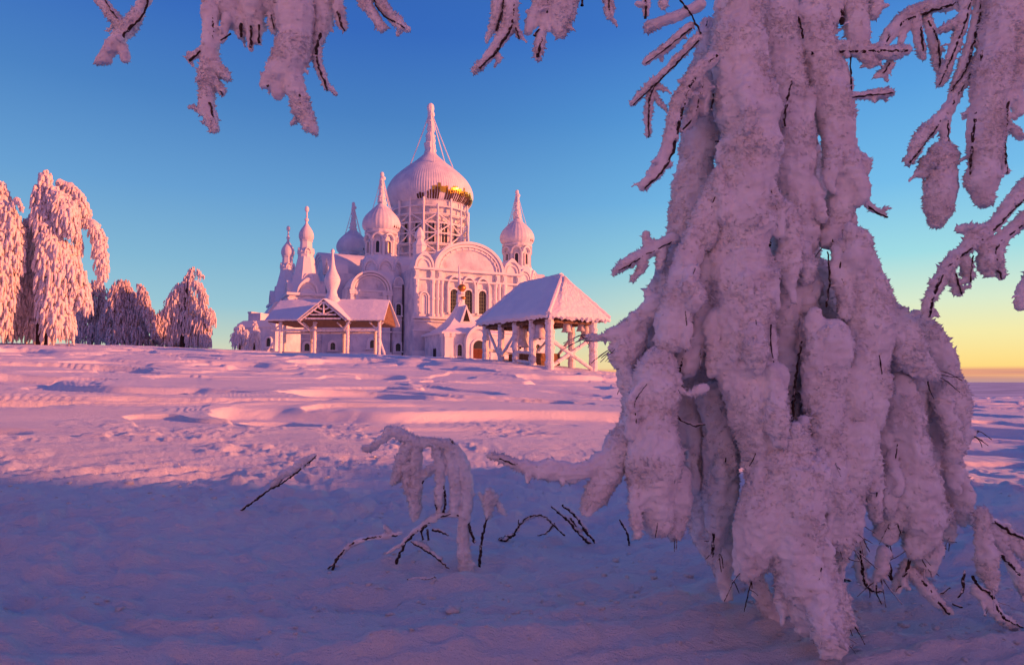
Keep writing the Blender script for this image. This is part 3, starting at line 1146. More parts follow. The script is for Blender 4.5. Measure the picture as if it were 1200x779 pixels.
tent_tower(-24.0, -6.8, church)
tent_tower(-24.8, 10.0, church)
m = MB()
m.box(-26.5, -17.0, -6.5, 9.8, 0, 8.6)
m.box(-29.5, -26.4, -5.5, 5.5, 0, 7.2)
m.build('west_nave', M['frost_wall'], church)
m = MB()
m.prism([(-27.0, 8.6), (-17.0, 8.6), (-17.0, 11.6), (-20.0, 11.6)], -6.6, 10.0)
m.prism([(-30.0, 7.2), (-26.5, 7.2), (-26.5, 9.4), (-28.6, 9.4)], -5.9, 5.9)
m.build('west_roof', M['snow_roof'], church)
m = MB()
m.box(-21.7, -18.4, -10.4, -6.0, 0, 9.4)
m.build('side_wall', M['frost_wall'], church)
window_part((0, -10.4, 1, 0, 0, -1), -20.0, 0.8, 1.4, 2.6, church, 0.0, (1, 2), 0.4)
window_part((0, -9.75, 1, 0, 0, -1), -24.0, 0.8, 4.0, 5.2, church, 0.0, (1, 2), 0.25)
window_part((0, -9.75, 1, 0, 0, -1), -24.0, 0.8, 1.2, 2.4, church, 0.0, (1, 2), 0.4)

# --- scaffolding round the great drum
sc_o = thing('scaffolding', 'rime covered scaffolding wrapped round the drum below the great dome', 'scaffolding', (-15.9, 130.0, B), CH_ROT)
NP = 18
SR = 7.45
rng = random.Random(9)
posts = []
for k in range(NP):
    a = 2 * math.pi * k / NP + 0.05
    posts.append((SR * math.cos(a), SR * math.sin(a)))
for k, (x, y) in enumerate(posts):
    m = MB()
    top = 28.6 + rng.uniform(0, 1.6)
    m.tube([(x + rng.uniform(-.03, .03), y + rng.uniform(-.03, .03), 18.6 + (top - 18.6) * i / 10) for i in range(11)],
           [0.20 * rng.uniform(0.8, 1.25) for _ in range(11)], 7)
    m.build('post', M['frost_trim'], sc_o)
for z in (19.6, 21.4, 23.3, 25.2, 26.9, 28.3):
    m = MB()
    for k in range(NP):
        p, q = posts[k], posts[(k + 1) % NP]
        m.tube([(p[0], p[1], z), ((p[0] + q[0]) / 2, (p[1] + q[1]) / 2, z - 0.03), (q[0], q[1], z)], [0.13, 0.16, 0.13], 6)
    m.build('ledger', M['frost_trim'], sc_o)
for z in (21.1, 26.6):
    m = MB()
    m.lathe(0, 0, [(6.75, z), (7.35, z), (7.35, z + 0.14), (6.75, z + 0.14), (6.75, z)], NP, cap=False, a0=0.05, a1=0.05 + 2 * math.pi)
    m.build('walkway', M['frost_trim'], sc_o)
levels = [19.6, 21.4, 23.3, 25.2, 26.9]
for k in range(NP):
    p, q = posts[k], posts[(k + 1) % NP]
    for i in range(len(levels) - 1):
        a_, b_ = (p, q) if (i + k) % 2 else (q, p)
        if rng.random() < 0.85:
            m = MB()
            m.tube([(a_[0], a_[1], levels[i]), (b_[0], b_[1], levels[i + 1])], [0.14, 0.14], 6)
            m.build('brace', M['frost_trim'], sc_o)

# frosted corner turret with an icon niche on the roof, left of the big arch
tur = MB()
tur.lathe(-7.6, -17.6, [(1.15, 14.0), (1.15, 18.2), (1.3, 18.4), (1.05, 18.7), (0.6, 19.4), (0.95, 19.9), (0.75, 20.6), (0.2, 21.5)], 8)
tur.build('roof_turret', M['frost_trim'], church)
dk = MB()                                         # dark roof hatch, right of the big arch
dk.prism([(5.9, 15.6), (8.6, 15.6), (8.3, 17.4), (6.9, 18.0)], -15.0, -13.2)
dk.build('roof_hatch', M['dark_metal'], church)

# ------------------------------------------------------------------ porch chapel at the foot of the facade
porch = thing('porch_chapel', 'small white porch with flared roof, copper ball and arched red door before the church', 'chapel',
              (-15.9, 130.0, B), CH_ROT)
m = MB()
m.box(-7.7, 0.9, -30.0, -21.0, -0.6, 3.35)
pw = m.build('wall', M['frost_wall'], porch)
fr = (0, -30.0, 1, 0, 0, -1)
for s in (-7.25, -6.6):
    pilaster(fr, s, -0.5, 3.3, 0.85 if s < -7 else 0.5, 0.25, pw)
pilaster((-7.7, 0, 0, -1, -1, 0), 29.5, -0.5, 3.3, 0.6, 0.2, pw)
for s in (25.6, 26.3):
    m = MB((-7.7, 0, 0, -1, -1, 0))
    m.arch_ring(s, 1.0, 0.18, 0.25, 0.1, -0.02, 0.12, 8, leg=1.1)
    m.build('blind_slot', M['dark_metal'], pw)
window_part(fr, -5.35, 0.72, 0.0, 1.7, pw, 0.0, (1, 3), 0.22)
m = MB(fr)
m.arch_fill(-2.6, 1.9, 2.05, 2.35, -0.6, -0.6, 0.9, 18, 0.12)
portal = m.build('portal', M['frost_wall'], porch)
m = MB(fr)
m.arch_ring(-2.6, 1.9, 2.15, 2.45, 0.35, 0.3, 1.25, 18, ogee=0.14, leg=2.4)
m.arch_ring(-2.6, 1.35, 1.25, 1.25, 0.28, 0.3, 1.1, 14, leg=1.9)
m.build('arch_moulding', M['frost_trim'], portal)
m = MB(fr)
m.arch_fill(-2.6, 1.35, 0.965, 0.965, 1.12, 0.905, 0.95, 12)
m.build('fanlight', M['glass'], portal)
m = MB(fr)
m.box(-3.56, -1.64, 0.905, 0.97, 0.98, 1.10)
m.box(-3.56, -1.64, 0.905, 0.985, -0.6, 0.96)
m.build('door', M['door_wood'], portal)
m = MB(fr)
m.box(-2.63, -2.57, 0.985, 1.0, -0.6, 0.96)
for z in (-0.2, 0.4):
    m.box(-3.4, -2.75, 0.985, 0.998, z - 0.02, z + 0.02)
    m.box(-2.45, -1.8, 0.985, 0.998, z - 0.02, z + 0.02)
m.build('door_seam', M['bare_gap'], portal)
# flared tent roof
m = MB()
cx, cy = -3.4, -25.5
ring = []
pf = [(1.0, 3.25), (1.02, 3.5), (0.80, 3.95), (0.58, 4.7), (0.40, 5.6), (0.26, 6.6), (0.16, 7.6), (0.10, 8.4)]
pts, fs = [], []
for k, z in pf:
    hx, hy = 4.75 * k, 4.85 * k
    pts += [(cx - hx, cy - hy, z), (cx + hx, cy - hy, z), (cx + hx, cy + hy, z), (cx - hx, cy + hy, z)]
for j in range(len(pf) - 1):
    for i in range(4):
        fs.append((4 * j + i, 4 * j + (i + 1) % 4, 4 * j + 4 + (i + 1) % 4, 4 * j + 4 + i))
fs.append((3, 2, 1, 0))
n_ = 4 * (len(pf) - 1)
fs.append((n_, n_ + 1, n_ + 2, n_ + 3))
m.add(pts, fs)
m.build('tent_roof', M['snow_roof'], porch)
dm = MB((cx, cy, 1, 0, 0, -1))                    # dormer with a dark opening
dm.prism([(-1.0, 5.2), (1.0, 5.2), (0.0, 7.9)], 0.0, 2.5)
dorm = dm.build('dormer', M['frost_trim'], porch)
dm = MB((cx, cy, 1, 0, 0, -1))
dm.prism([(-0.55, 5.35), (0.55, 5.35), (0.0, 7.2)], 2.504, 2.54)
dm.build('dark_opening', M['opening_shade'], dorm)
m = MB()
m.lathe(cx, cy, [(0.62, 7.6), (0.62, 8.3), (0.46, 8.5), (0.42, 9.6), (0.75, 9.8), (0.62, 10.0), (0.36, 10.2)], 10)
m.sphere((cx + 0.1, cy, 8.9), 0.62, 8, 0.9)
m.build('lantern', M['frost_trim'], porch)
m = MB()
m.sphere((cx + 0.12, cy - 0.1, 10.75), 0.66, 14, 0.95)
m.sphere((cx + 0.25, cy - 0.38, 9.15), 0.42, 10, 0.7)
m.build('copper_ball', M['copper'], porch, smooth=True)
m = MB()
rng = random.Random(4)
m.tube([(cx - 0.25 + rng.uniform(-.05, .05), cy, 8.4 + 6.0 * i / 14) for i in range(15)], [(0.42 - 0.024 * i) * rng.uniform(0.8, 1.2) for i in range(15)], 8)
m.box(cx - 0.85, cx + 0.35, cy - 0.1, cy + 0.1, 12.3, 12.55)
m.build('finial', M['frost_trim'], porch)

# ------------------------------------------------------------------ low outbuilding at the left end
lb_p = pt(301, 415, 101)
lb = thing('outbuilding', 'low blue shaded building with a square chimney left of the church', 'building', (lb_p.x, lb_p.y, lb_p.z - 0.6), R(-19))
m = MB()
m.box(-3.2, 3.2, 0, 6, 0, 4.6)
wl = m.build('wall', M['frost_wall'], lb)
m = MB()
m.prism([(-3.5, 4.6), (3.5, 4.6), (3.5, 5.1), (2.4, 5.6), (-2.4, 5.6), (-3.5, 5.1)], -0.3, 6.3)
m.build('roof', M['snow_roof'], lb)
m = MB()
m.box(-3.0, -0.75, 1.5, 3.5, 4.9, 6.9)
m.box(-3.1, -2.4, 1.45, 3.55, 6.9, 7.15)
m.build('chimney', M['frost_wall'], lb)
window_part((0, 0, 1, 0, 0, -1), 2.2, 0.8, 1.7, 3.0, wl, 0.0, (1, 2), 0.2)


# ------------------------------------------------------------------ frosted timber helpers
def log_pts(p0, p1, r, rng, n=None, lump=0.14):
    p0, p1 = Vector(p0), Vector(p1)
    L = (p1 - p0).length
    n = n or max(4, int(L / 0.16))
    pts, rad = [], []
    for i in range(n + 1):
        q = p0.lerp(p1, i / n)
        j = r * lump * 0.6
        pts.append((q.x + rng.uniform(-j, j), q.y + rng.uniform(-j, j), q.z))
        rad.append(r * (1 + rng.uniform(-lump, lump)))
    return pts, rad


def log(m, p0, p1, r, rng, lump=0.14):
    pts, rad = log_pts(p0, p1, r, rng, lump=lump)
    m.tube(pts, rad, 9)
    return m


def shaggy_roof(m, quad, thick, rng, step=0.22, amp=0.05, fringe=0.0):
    """snow slab over a planar quad (a b along the eave, c d along the ridge), with an uneven surface"""
    a, b, c, d = [Vector(p) for p in quad]
    nu = max(3, int((b - a).length / step))
    nv = max(3, int((d - a).length / step))
    nrm = (b - a).cross(d - a).normalized()
    if nrm.z < 0:
        nrm = -nrm
    top, bot = [], []
    for j in range(nv + 1):
        for i in range(nu + 1):
            p = a.lerp(b, i / nu).lerp(d.lerp(c, i / nu), j / nv)
            e = min(1.0, 4 * min(i / nu, 1 - i / nu, j / nv + 0.08) + 0.45)
            q = p + nrm * (thick * e + rng.uniform(-amp, amp) * 0.5)
            if j == 0:
                q = q + Vector((0, 0, -rng.uniform(0, fringe)))
            top.append(tuple(q))
            bot.append(tuple(p - (Vector((0, 0, rng.uniform(0, fringe))) if j == 0 else Vector((0, 0, 0)))))
    k = len(top)
    fs = []
    w_ = nu + 1
    for j in range(nv):
        for i in range(nu):
            o = j * w_ + i
            fs.append((o, o + 1, o + w_ + 1, o + w_))
            fs.append((k + o, k + o + w_, k + o + w_ + 1, k + o + 1))
    border = list(range(nu + 1)) + [j * w_ + nu for j in range(1, nv + 1)] + [nv * w_ + i for i in range(nu - 1, -1, -1)] + [j * w_ for j in range(nv - 1, 0, -1)]
    for i in range(len(border)):
        x, y = border[i], border[(i + 1) % len(border)]
        fs.append((x, k + x, k + y, y))
    return m.add(top + bot, fs)


# ------------------------------------------------------------------ bell pavilion
rng = random.Random(21)
PC = pt(644, 431, 50.0)
P1 = Vector((-0.57, 0.82, 0.0)).normalized()          # long side, away to the left
P2 = Vector((0.82, 0.57, 0.0)).normalized()
PROT = math.atan2(P2.y, P2.x)                         # local x along P2, local y along P1
pav = thing('bell_pavilion', 'open timber bell shelter with steep snowy hipped roof and frosted log posts', 'pavilion', (PC.x, PC.y, PC.z), PROT)
LW, LL = 4.25, 8.7                                     # post grid
EV, RG = 3.72, 6.95
gz0 = PC.z


def wpav(x, y):
    p = Vector((PC.x, PC.y, 0)) + P2 * x + P1 * y
    return ground_z(p.x, p.y) - gz0


ov = 0.55
ox0, ox1, oy0, oy1 = -ov, LW + 1.25, -ov, LL + 0.55
ridge0, ridge1 = (LW / 2 + 0.3, 1.55, RG), (LW / 2 + 0.3, LL - 1.7, RG - 0.1)
e00, e10, e11, e01 = (ox0, oy0, EV), (ox1, oy0, EV - 0.05), (ox1, oy1, EV), (ox0, oy1, EV)
m = MB()
shaggy_roof(m, (e00, e01, ridge1, ridge0), 0.40, rng, 0.2, 0.06, 0.16)
m.build('roof_slope', M['snow_roof'], pav, smooth=True)
m = MB()
shaggy_roof(m, (e10, e11, ridge1, ridge0), 0.38, rng, 0.2, 0.05, 0.12)
m.build('roof_slope', M['snow_roof'], pav, smooth=True)
r0b = (ridge0[0] + 0.002, ridge0[1] + 0.002, ridge0[2])
m = MB()
shaggy_roof(m, (e00, e10, r0b, ridge0), 0.38, rng, 0.14, 0.07, 0.26)
m.build('roof_hip', M['rime'], pav, smooth=True)
m = MB()
r1b = (ridge1[0] + 0.002, ridge1[1] - 0.002, ridge1[2])
shaggy_roof(m, (e01, e11, r1b, ridge1), 0.26, rng, 0.2, 0.06, 0.12)
m.build('roof_hip', M['rime'], pav, smooth=True)
m = MB()
rp = [Vector(ridge0).lerp(Vector(ridge1), i / 20) + Vector((0, 0, 0.22)) for i in range(21)]
m.tube(rp, [0.24 * rng.uniform(0.85, 1.1) for _ in rp], 8)
for c in (e00, e10, e11, e01):
    rr_ = ridge0 if c[1] < 2 else ridge1
    q = [Vector(c).lerp(Vector(rr_), i / 16) + Vector((0, 0, 0.20)) for i in range(17)]
    m.tube(q, [0.20 * rng.uniform(0.8, 1.15) for _ in q], 8)
m.build('ridge_snow', M['rime'], pav, smooth=True)
m = MB()                                               # dark soffit boards
m.add([(ox0 + .12, oy0 + .12, EV - 0.10), (ox1 - .12, oy0 + .12, EV - 0.10), (ox1 - .12, oy1 - .12, EV - 0.10), (ox0 + .12, oy1 - .12, EV - 0.10),
       (ox0 + .12, oy0 + .12, EV - 0.03), (ox1 - .12, oy0 + .12, EV - 0.03), (ox1 - .12, oy1 - .12, EV - 0.03), (ox0 + .12, oy1 - .12, EV - 0.03)],
      [(0, 3, 2, 1), (4, 5, 6, 7), (0, 1, 5, 4), (1, 2, 6, 5), (2, 3, 7, 6), (3, 0, 4, 7)])
m.build('soffit', M['bare_wood'], pav)
post_xy = [(0, 0), (LW, 0), (0, 2.1), (0, 4.3), (0, 6.4), (0, LL), (LW, LL), (LW, 2.6), (LW, 5.2)]
for i, (x, y) in enumerate(post_xy):
    m = MB()
    log(m, (x, y, wpav(x, y) - 0.3), (x, y, EV - 0.1), 0.33 if i < 2 else 0.28, rng, 0.13)
    m.build('post', M['frost_wood'], pav)
for (a, b) in (((0, 0), (LW, 0)), ((0, 0), (0, LL)), ((LW, 0), (LW, LL)), ((0, LL), (LW, LL)), ((LW / 2, 0), (LW / 2, LL)), ((0, 2.1), (LW, 2.6)), ((0, 5.2), (LW, 5.2))):
    m = MB()
    log(m, (a[0], a[1], EV - 0.26), (b[0], b[1], EV - 0.26), 0.15, rng, 0.1)
    m.build('tie_beam', M['bare_wood'], pav)
for (a, b) in (((0, 0, 2.15), (LW, 0, -0.2)), ((0, 0, -0.05), (LW, 0, 2.3))):
    m = MB()
    za, zb = wpav(a[0], a[1]), wpav(b[0], b[1])
    log(m, (a[0], a[1] + 0.02, max(a[2], za)), (b[0], b[1] + (0.12 if b[2] > 1 else -0.08), b[2] if b[2] > 1 else zb), 0.15, rng)
    m.build('cross_brace', M['frost_wood'], pav)
for (a, b) in (((0, 6.4, 0.3), (0, 4.3, 2.4)), ((0, LL, 3.1), (0, 6.5, 0.2)), ((0, 2.2, 0.9), (0, 4.2, 0.9)), ((LW, 2.6, 0.8), (LW, 5.2, 0.8)), ((LW, 2.6, 2.4), (LW, 5.2, 0.3)),
               ((LW, 5.2, 2.6), (LW, LL, 0.4)), ((0, LL, 0.9), (LW, LL, 0.9)), ((0, 2.1, 0.15), (0, 4.3, 0.15))):
    m = MB()
    log(m, (a[0], a[1], a[2] + wpav(a[0], a[1])), (b[0], b[1], b[2] + wpav(b[0], b[1])), 0.12, rng)
    m.build('brace', M['frost_wood'], pav)
m = MB()
m.box(0.9, LW - 0.7, 3.2, 6.6, wpav(2, 5) - 0.2, wpav(2, 5) + 0.75)
m.build('bell_platform', M['bare_wood'], pav)


def bell(px, py, depth, h, r, label):
    """a bronze bell; (px, py) is its top"""
    c = pt(px, py, depth)
    b = thing('bell', label, 'bell', (c.x, c.y, c.z - h), 0, 'bells hanging in the timber shelter')
    prof0 = [(1.0, 0.0), (0.99, 0.03), (0.86, 0.12), (0.74, 0.27), (0.665, 0.45), (0.62, 0.62), (0.585, 0.76), (0.51, 0.85), (0.34, 0.90), (0.14, 0.92)]
    m = MB()
    m.lathe(0, 0, [(r * a, h * z) for a, z in prof0] + [(r * 0.12, h * 0.90), (r * 0.45, h * 0.78), (r * 0.58, h * 0.4), (r * 0.80, h * 0.06), (r * 0.9, 0.0), (r, 0.0)],
            28, cap=False)
    m.build('body', M['bronze'], b, smooth=True)
    m = MB()
    for k in range(3):
        a = k * math.pi / 3
        p = []
        for i in range(9):
            t = math.pi * i / 8
            p.append((r * 0.26 * math.cos(t) * math.cos(a), r * 0.26 * math.cos(t) * math.sin(a), h * (0.90 + 0.12 * math.sin(t))))
        m.tube(p, [r * 0.06] * 9, 6)
    m.tube([(0, 0, h * 0.98), (0, 0, h * 1.10), (0, 0, h * 1.10 + 0.35)], [0.04, 0.04, 0.04], 6)
    m.build('crown', M['bronze'], b)
    m = MB()
    m.tube([(0, 0, h * 0.8), (0.02 * r, 0, h * 0.3), (0.03 * r, 0, h * 0.0)], [0.03 * r, 0.04 * r, 0.06 * r], 6)
    m.sphere((0.03 * r, 0, -0.02 * h), r * 0.15, 8)
    m.build('clapper', M['dark_metal'], b)
    return b


bell(632.5, 377.5, 51.6, 1.25, 0.55, 'medium bell between the two left front posts of the shelter')
bell(609, 381, 54.0, 1.75, 0.78, 'big bell hanging deep behind the left posts of the shelter')
bell(664, 376, 51.6, 0.85, 0.42, 'small frosted bell over the crossed braces, left one of the front pair')
bell(681, 376, 52.5, 0.80, 0.40, 'small bell right of its twin near the right corner post')
bell(686, 380, 54.6, 1.20, 0.52, 'dim larger bell low behind the two small bells on the right')

# ------------------------------------------------------------------ roofed timber gate with an onion cupola
rng = random.Random(33)
GC = pt(386, 415, 75.0)
gate = thing('roofed_gate', 'timber shelter with wide snowy gable roof and small onion cupola left of the church', 'gate', (GC.x, GC.y, GC.z), R(-1.5))
k75 = 75.0 / FPX


def gx(px):
    return (px - 386) * k75


def gzz(py, d=75.0):
    return (415 - py) * d / FPX


ev, rg = gzz(377.5), gzz(351.5, 77.2)
xl, xr = gx(318), gx(455)
hd = 2.45
shaggy_args = dict(step=0.2, amp=0.03, fringe=0.04)
m = MB()
shaggy_roof(m, ((xl, -hd + 0.2, ev), (xr, -hd + 0.2, ev), (xr - 0.35, 2.2, rg), (xl - 0.0, 2.2, rg)), 0.22, rng, **shaggy_args)
m.build('roof_slope', M['snow_roof'], gate, smooth=True)
m = MB()
shaggy_roof(m, ((xl, hd + 4.2, ev), (xr, hd + 4.2, ev), (xr - 0.35, 2.2, rg), (xl, 2.2, rg)), 0.22, rng, **shaggy_args)
m.build('roof_slope', M['snow_roof'], gate, smooth=True)
# front gable
gl, gr_, ga = gx(359), gx(416), gx(388)
gapz = gzz(354, 74) + 0.05
for s0 in (gl, gr_):
    m = MB()
    shaggy_roof(m, ((s0, -hd - 0.75, ev), (s0, 1.6, ev), (ga, 2.2, gapz), (ga, -hd - 0.75, gapz)), 0.2, rng, **shaggy_args)
    m.build('gable_slope', M['snow_roof'], gate, smooth=True)
m = MB()
yf = -hd - 0.55
for s0 in (gl + 0.2, gr_ - 0.2):
    log(m, (s0, yf, ev - 0.05), (ga, yf, gapz - 0.25), 0.11, rng)
log(m, (gl + 0.8, yf, gzz(376)), (gr_ - 0.8, yf, gzz(376)), 0.10, rng)
log(m, (gl + 1.3, yf, gzz(371.5)), (gr_ - 1.3, yf, gzz(371.5)), 0.08, rng)
log(m, (ga, yf, gapz - 0.3), (ga, yf, gzz(371)), 0.10, rng)
for s in (-1, 1):
    log(m, (ga, yf, gzz(371)), (ga + s * 1.25, yf, gzz(366)), 0.08, rng)
    pts_ = [(ga + s * 0.62 * math.sin(t) ** 0.8, yf, gzz(371) + 0.95 - 0.42 * math.cos(t)) for t in np.linspace(0.15, 2.9, 9)]
    m.tube(pts_, [0.09] * 9, 7)
m.build('gable_truss', M['frost_wood'], gate)
m = MB()
m.prism([(gl + 0.5, ev), (gr_ - 0.5, ev), (ga, gapz - 0.35)], yf + 0.5, yf + 0.58)
fr_ = None
# the prism runs along y: s is x, d is y
m.build('gable_board', M['bare_wood'], gate)
POST = [(328, -1), (368.5, -1), (407.5, -1), (445, -1), (363.5, 1), (401.5, 1), (438.5, 1), (331, 1)]
for px_, side in POST:
    y = -hd + 0.75 if side < 0 else hd + 2.6
    x = (px_ - 600) * (75.0 + y) / FPX - GC.x
    m = MB()
    gl_ = ground_z(GC.x + x, GC.y + y) - GC.z
    log(m, (x, y, gl_ - 0.3), (x, y, ev + (0.1 if side < 0 else 0.05)), 0.19, rng, 0.1)
    m.build('post', M['frost_wood'], gate)
m = MB()
yb = -hd + 0.75
log(m, (gx(323), yb, gzz(388)), (gx(449), yb, gzz(388)), 0.13, rng)
m.build('rail_beam', M['frost_wood'], gate)
m = MB()
log(m, ((331 - 600) * 80 / FPX - GC.x, hd + 2.6, gzz(388, 80)), ((441 - 600) * 80 / FPX - GC.x, hd + 2.6, gzz(388, 80)), 0.12, rng)
m.build('rail_beam', M['frost_wood'], gate)
for px_ in (328, 368.5, 407.5, 445):
    for s in (-1, 1):
        m = MB()
        log(m, (gx(px_), yb, gzz(386.5)), (gx(px_) + s * 0.75, yb, gzz(379.0)), 0.085, rng)
        m.build('knee_brace', M['frost_wood'], gate)
for px0, px1 in ((368.5, 358), (407.5, 418)):
    m = MB()
    log(m, (gx(px0), yb - 0.1, gzz(388)), (gx(px1), -hd - 0.5, gzz(377.5)), 0.10, rng)
    m.build('brace', M['frost_wood'], gate)
for px0, px1 in ((326, 318.5), (446, 456)):
    m = MB()
    x1 = gx(px1)
    log(m, (gx(px0), yb + 0.2, gzz(391 if px0 > 400 else 401)), (x1, yb, ground_z(GC.x + x1, GC.y + yb) - GC.z - 0.1), 0.13, rng)
    m.build('strut', M['frost_wood'], gate)
m = MB()                                               # dark boarding under the roof
m.box(xl + 0.25, xr - 0.45, -hd + 0.45, hd + 3.9, ev - 0.10, ev - 0.04)
m.box(gl + 0.35, gr_ - 0.35, -hd - 0.5, -hd + 0.44, ev - 0.10, ev - 0.04)
m.build('soffit', M['bare_wood'], gate)
m = MB()
for x_ in (xl + 0.22, xr - 0.5):
    m.prism([(-hd + 0.5, ev), (hd + 3.9, ev), (2.2, rg - 0.15)], x_, x_ + 0.06)
m.v = [(d_, s_, z_) for s_, d_, z_ in m.v]
m.build('end_board', M['bare_wood'], gate)
m = MB()
prof = [(9.5, 354.5), (8.8, 350), (6.2, 345.5), (5.0, 340.5), (6.2, 335.5), (8.0, 330), (8.4, 326.5), (7.2, 322), (5.0, 317), (3.1, 311), (2.1, 305), (1.55, 299), (1.3, 295), (1.9, 293), (1.5, 290.5), (0.3, 289.5)]
rp_, _ = resample([(a, 0, b) for a, b in prof], [0] * len(prof), 1.2)
kc = 77.0 / FPX
m.lathe((386.5 - 600) * kc - GC.x + 0.05, 2.0, [(max(0.02, p[0] * 1.12) * kc * (1 + rng.uniform(-.03, .03)), (415 - p[2]) * kc) for p in rp_], 20)
m.build('cupola', M['rime'], gate, smooth=True)


# ------------------------------------------------------------------ weeping frosted trees on the hill
def strand(p, L, r, rng, V, F, base, lean=(0, 0), lumps=True, seg=None):
    n = seg or max(4, int(L / 0.22))
    pts, rad = [], []
    x, y, z = p
    ph = rng.uniform(0, 6.28)
    for i in range(n + 1):
        t = i / n
        pts.append((x + lean[0] * t + 0.06 * L * math.sin(ph + 3 * t), y + lean[1] * t + 0.06 * L * math.cos(ph * 1.3 + 3 * t), z - L * t))
        rad.append(max(0.012, r * (0.75 + 0.5 * math.sin(math.pi * min(1, t * 0.8 + 0.1))) * rng.uniform(0.65, 1.3) * (1 - 0.35 * t) * (0.45 if i == n else 1)))
    v, f = tube_np(pts, rad, 5)
    V.append(v)
    F.append(f + base)
    return base + len(v)


def frosted_tree(name, label, depth, masses, trunk_px, seed, mat, dens=1.0, group=None, rs=1.0, spread=1.0, core=0.78):
    """masses: lists of (px, py, half width px): limbs that droop; hanging strands of frosted twigs clothe each one"""
    rng = random.Random(seed)
    b = pt(trunk_px[0][0], trunk_px[0][1], depth)
    b.z = ground_z(b.x, b.y) - 0.2
    root = thing(name, label, 'tree', tuple(b), 0, group)
    k = depth / FPX
    tp = [b] + [pt(x, y, depth) for x, y in trunk_px[1:]]
    tr0 = 0.030 * (tp[-1].z - tp[0].z) + 0.05
    P, r_ = resample(tp, [tr0 * (1 - 0.75 * i / max(1, len(tp) - 1)) for i in range(len(tp))], 0.4)
    v, f = tube_np(P - np.array(b), r_, 8)
    link('trunk', new_mesh('trunk', v, [f], M['bark'], True), root)
    V, F, base = [], [], 0
    LV, LF, lbase = [], [], 0
    for mass in masses:
        pts = []
        yoff = rng.uniform(-1.2, 1.2) * spread
        for px, py, hw in mass:
            pts.append(pt(px, py, depth + yoff))
        L, rr = resample(pts, [m_[2] * k for m_ in mass], 0.25)
        v, f = tube_np(L - np.array(b), np.maximum(0.03, 0.05 - 0.001 * np.arange(len(L))), 6)
        LV.append(v)
        LF.append(f + lbase)
        lbase += len(v)
        if len(L) > 2:
            jl = np.array([rng.uniform(0.7, 1.2) for _ in L])
            v, f = tube_np(L - np.array(b), rr * core * jl, 9)
            v = v + 0.34 * np.column_stack([vnoise(v * 1.7 + 50 * q_, seed) for q_ in range(3)]) * np.repeat(np.minimum(1.0, rr), 9)[:, None]
            v[:, 2] = np.maximum(v[:, 2], 0.05)
            V.append(v)
            F.append(f + base)
            base += len(v)
        for i in range(len(L)):
            hw = rr[i]
            n = max(2, int(dens * (6 + 22 * hw)))
            for _ in range(n):
                a = rng.uniform(0, 2 * math.pi)
                q = hw * math.sqrt(rng.random())
                ox, oy = q * math.cos(a), q * math.sin(a) * 0.95
                oz = rng.uniform(-0.35, 0.35) * hw + 0.25 * math.sqrt(max(0, hw * hw - q * q))
                ln = rng.uniform(0.3, 1.0) ** 1.3 * (0.5 + 0.8 * hw)
                p = (L[i][0] + ox - b.x, L[i][1] + oy - b.y, L[i][2] + oz - b.z)
                gl_ = 0.15
                if p[2] - ln < gl_:
                    ln = p[2] - gl_
                if ln < 0.15:
                    continue
                base = strand(p, ln, rs * rng.uniform(0.03, 0.10) * (1 + 0.25 * hw), rng, V, F, base, (ox * 0.16 + rng.uniform(-.06, .06), oy * 0.16 + rng.uniform(-.06, .06)))
    me = new_mesh('crown', np.vstack(V), [np.vstack(F)], mat, True)
    link('crown', me, root)
    me = new_mesh('limb', np.vstack(LV), [np.vstack(LF)], M['bark'], True)
    link('limb', me, root)
    return root


frosted_tree('frosted_birch', 'tallest weeping frosted birch at the left, with a drooping arm on its right', 62.0, [
    [(54, 205, 6), (50, 225, 10), (52, 250, 13), (56, 275, 14)],
    [(70, 214, 6), (84, 222, 8), (95, 238, 9), (101, 256, 5)],
    [(62, 222, 8), (74, 240, 13), (80, 258, 12), (86, 275, 6)],
    [(90, 262, 5), (103, 260, 6), (114, 272, 8), (118, 295, 8), (120, 318, 7), (117, 332, 3)],
    [(88, 268, 4), (92, 282, 5), (94, 296, 3)],
    [(44, 250, 6), (36, 268, 12), (34, 295, 11), (32, 320, 11)],
    [(58, 270, 12), (62, 300, 17), (64, 325, 17)],
    [(74, 285, 9), (82, 312, 14), (88, 338, 15), (97, 358, 10)],
    [(40, 300, 13), (44, 330, 16), (44, 362, 18), (46, 388, 17)],
    [(28, 320, 8), (22, 345, 12), (17, 372, 12), (14, 392, 9)],
    [(60, 330, 16), (66, 362, 18), (68, 388, 16)],
    [(52, 208, 4), (53, 203, 3), (54, 200, 2)],
], [(50, 404), (50, 350), (52, 290), (53, 230), (53, 205)], 1, M['tree'], 1.0, 'frosted birches at the left', 1.15)
frosted_tree('frosted_birch', 'broad frosted birch cut off by the left edge of the view', 60.0, [
    [(-2, 215, 7), (4, 235, 10), (9, 260, 12)],
    [(2, 240, 10), (12, 262, 13), (16, 290, 12), (20, 315, 8)],
    [(-20, 225, 16), (-22, 270, 22), (-20, 320, 25)],
    [(-4, 280, 16), (2, 320, 18), (2, 355, 15), (0, 388, 12)],
    [(-40, 270, 18), (-45, 320, 24), (-45, 370, 24)],
    [(14, 240, 2), (20, 232, 2), (25, 243, 2)],
], [(-18, 402), (-16, 340), (-12, 270), (-4, 215)], 2, M['tree'], 1.0, 'frosted birches at the left', 1.15)
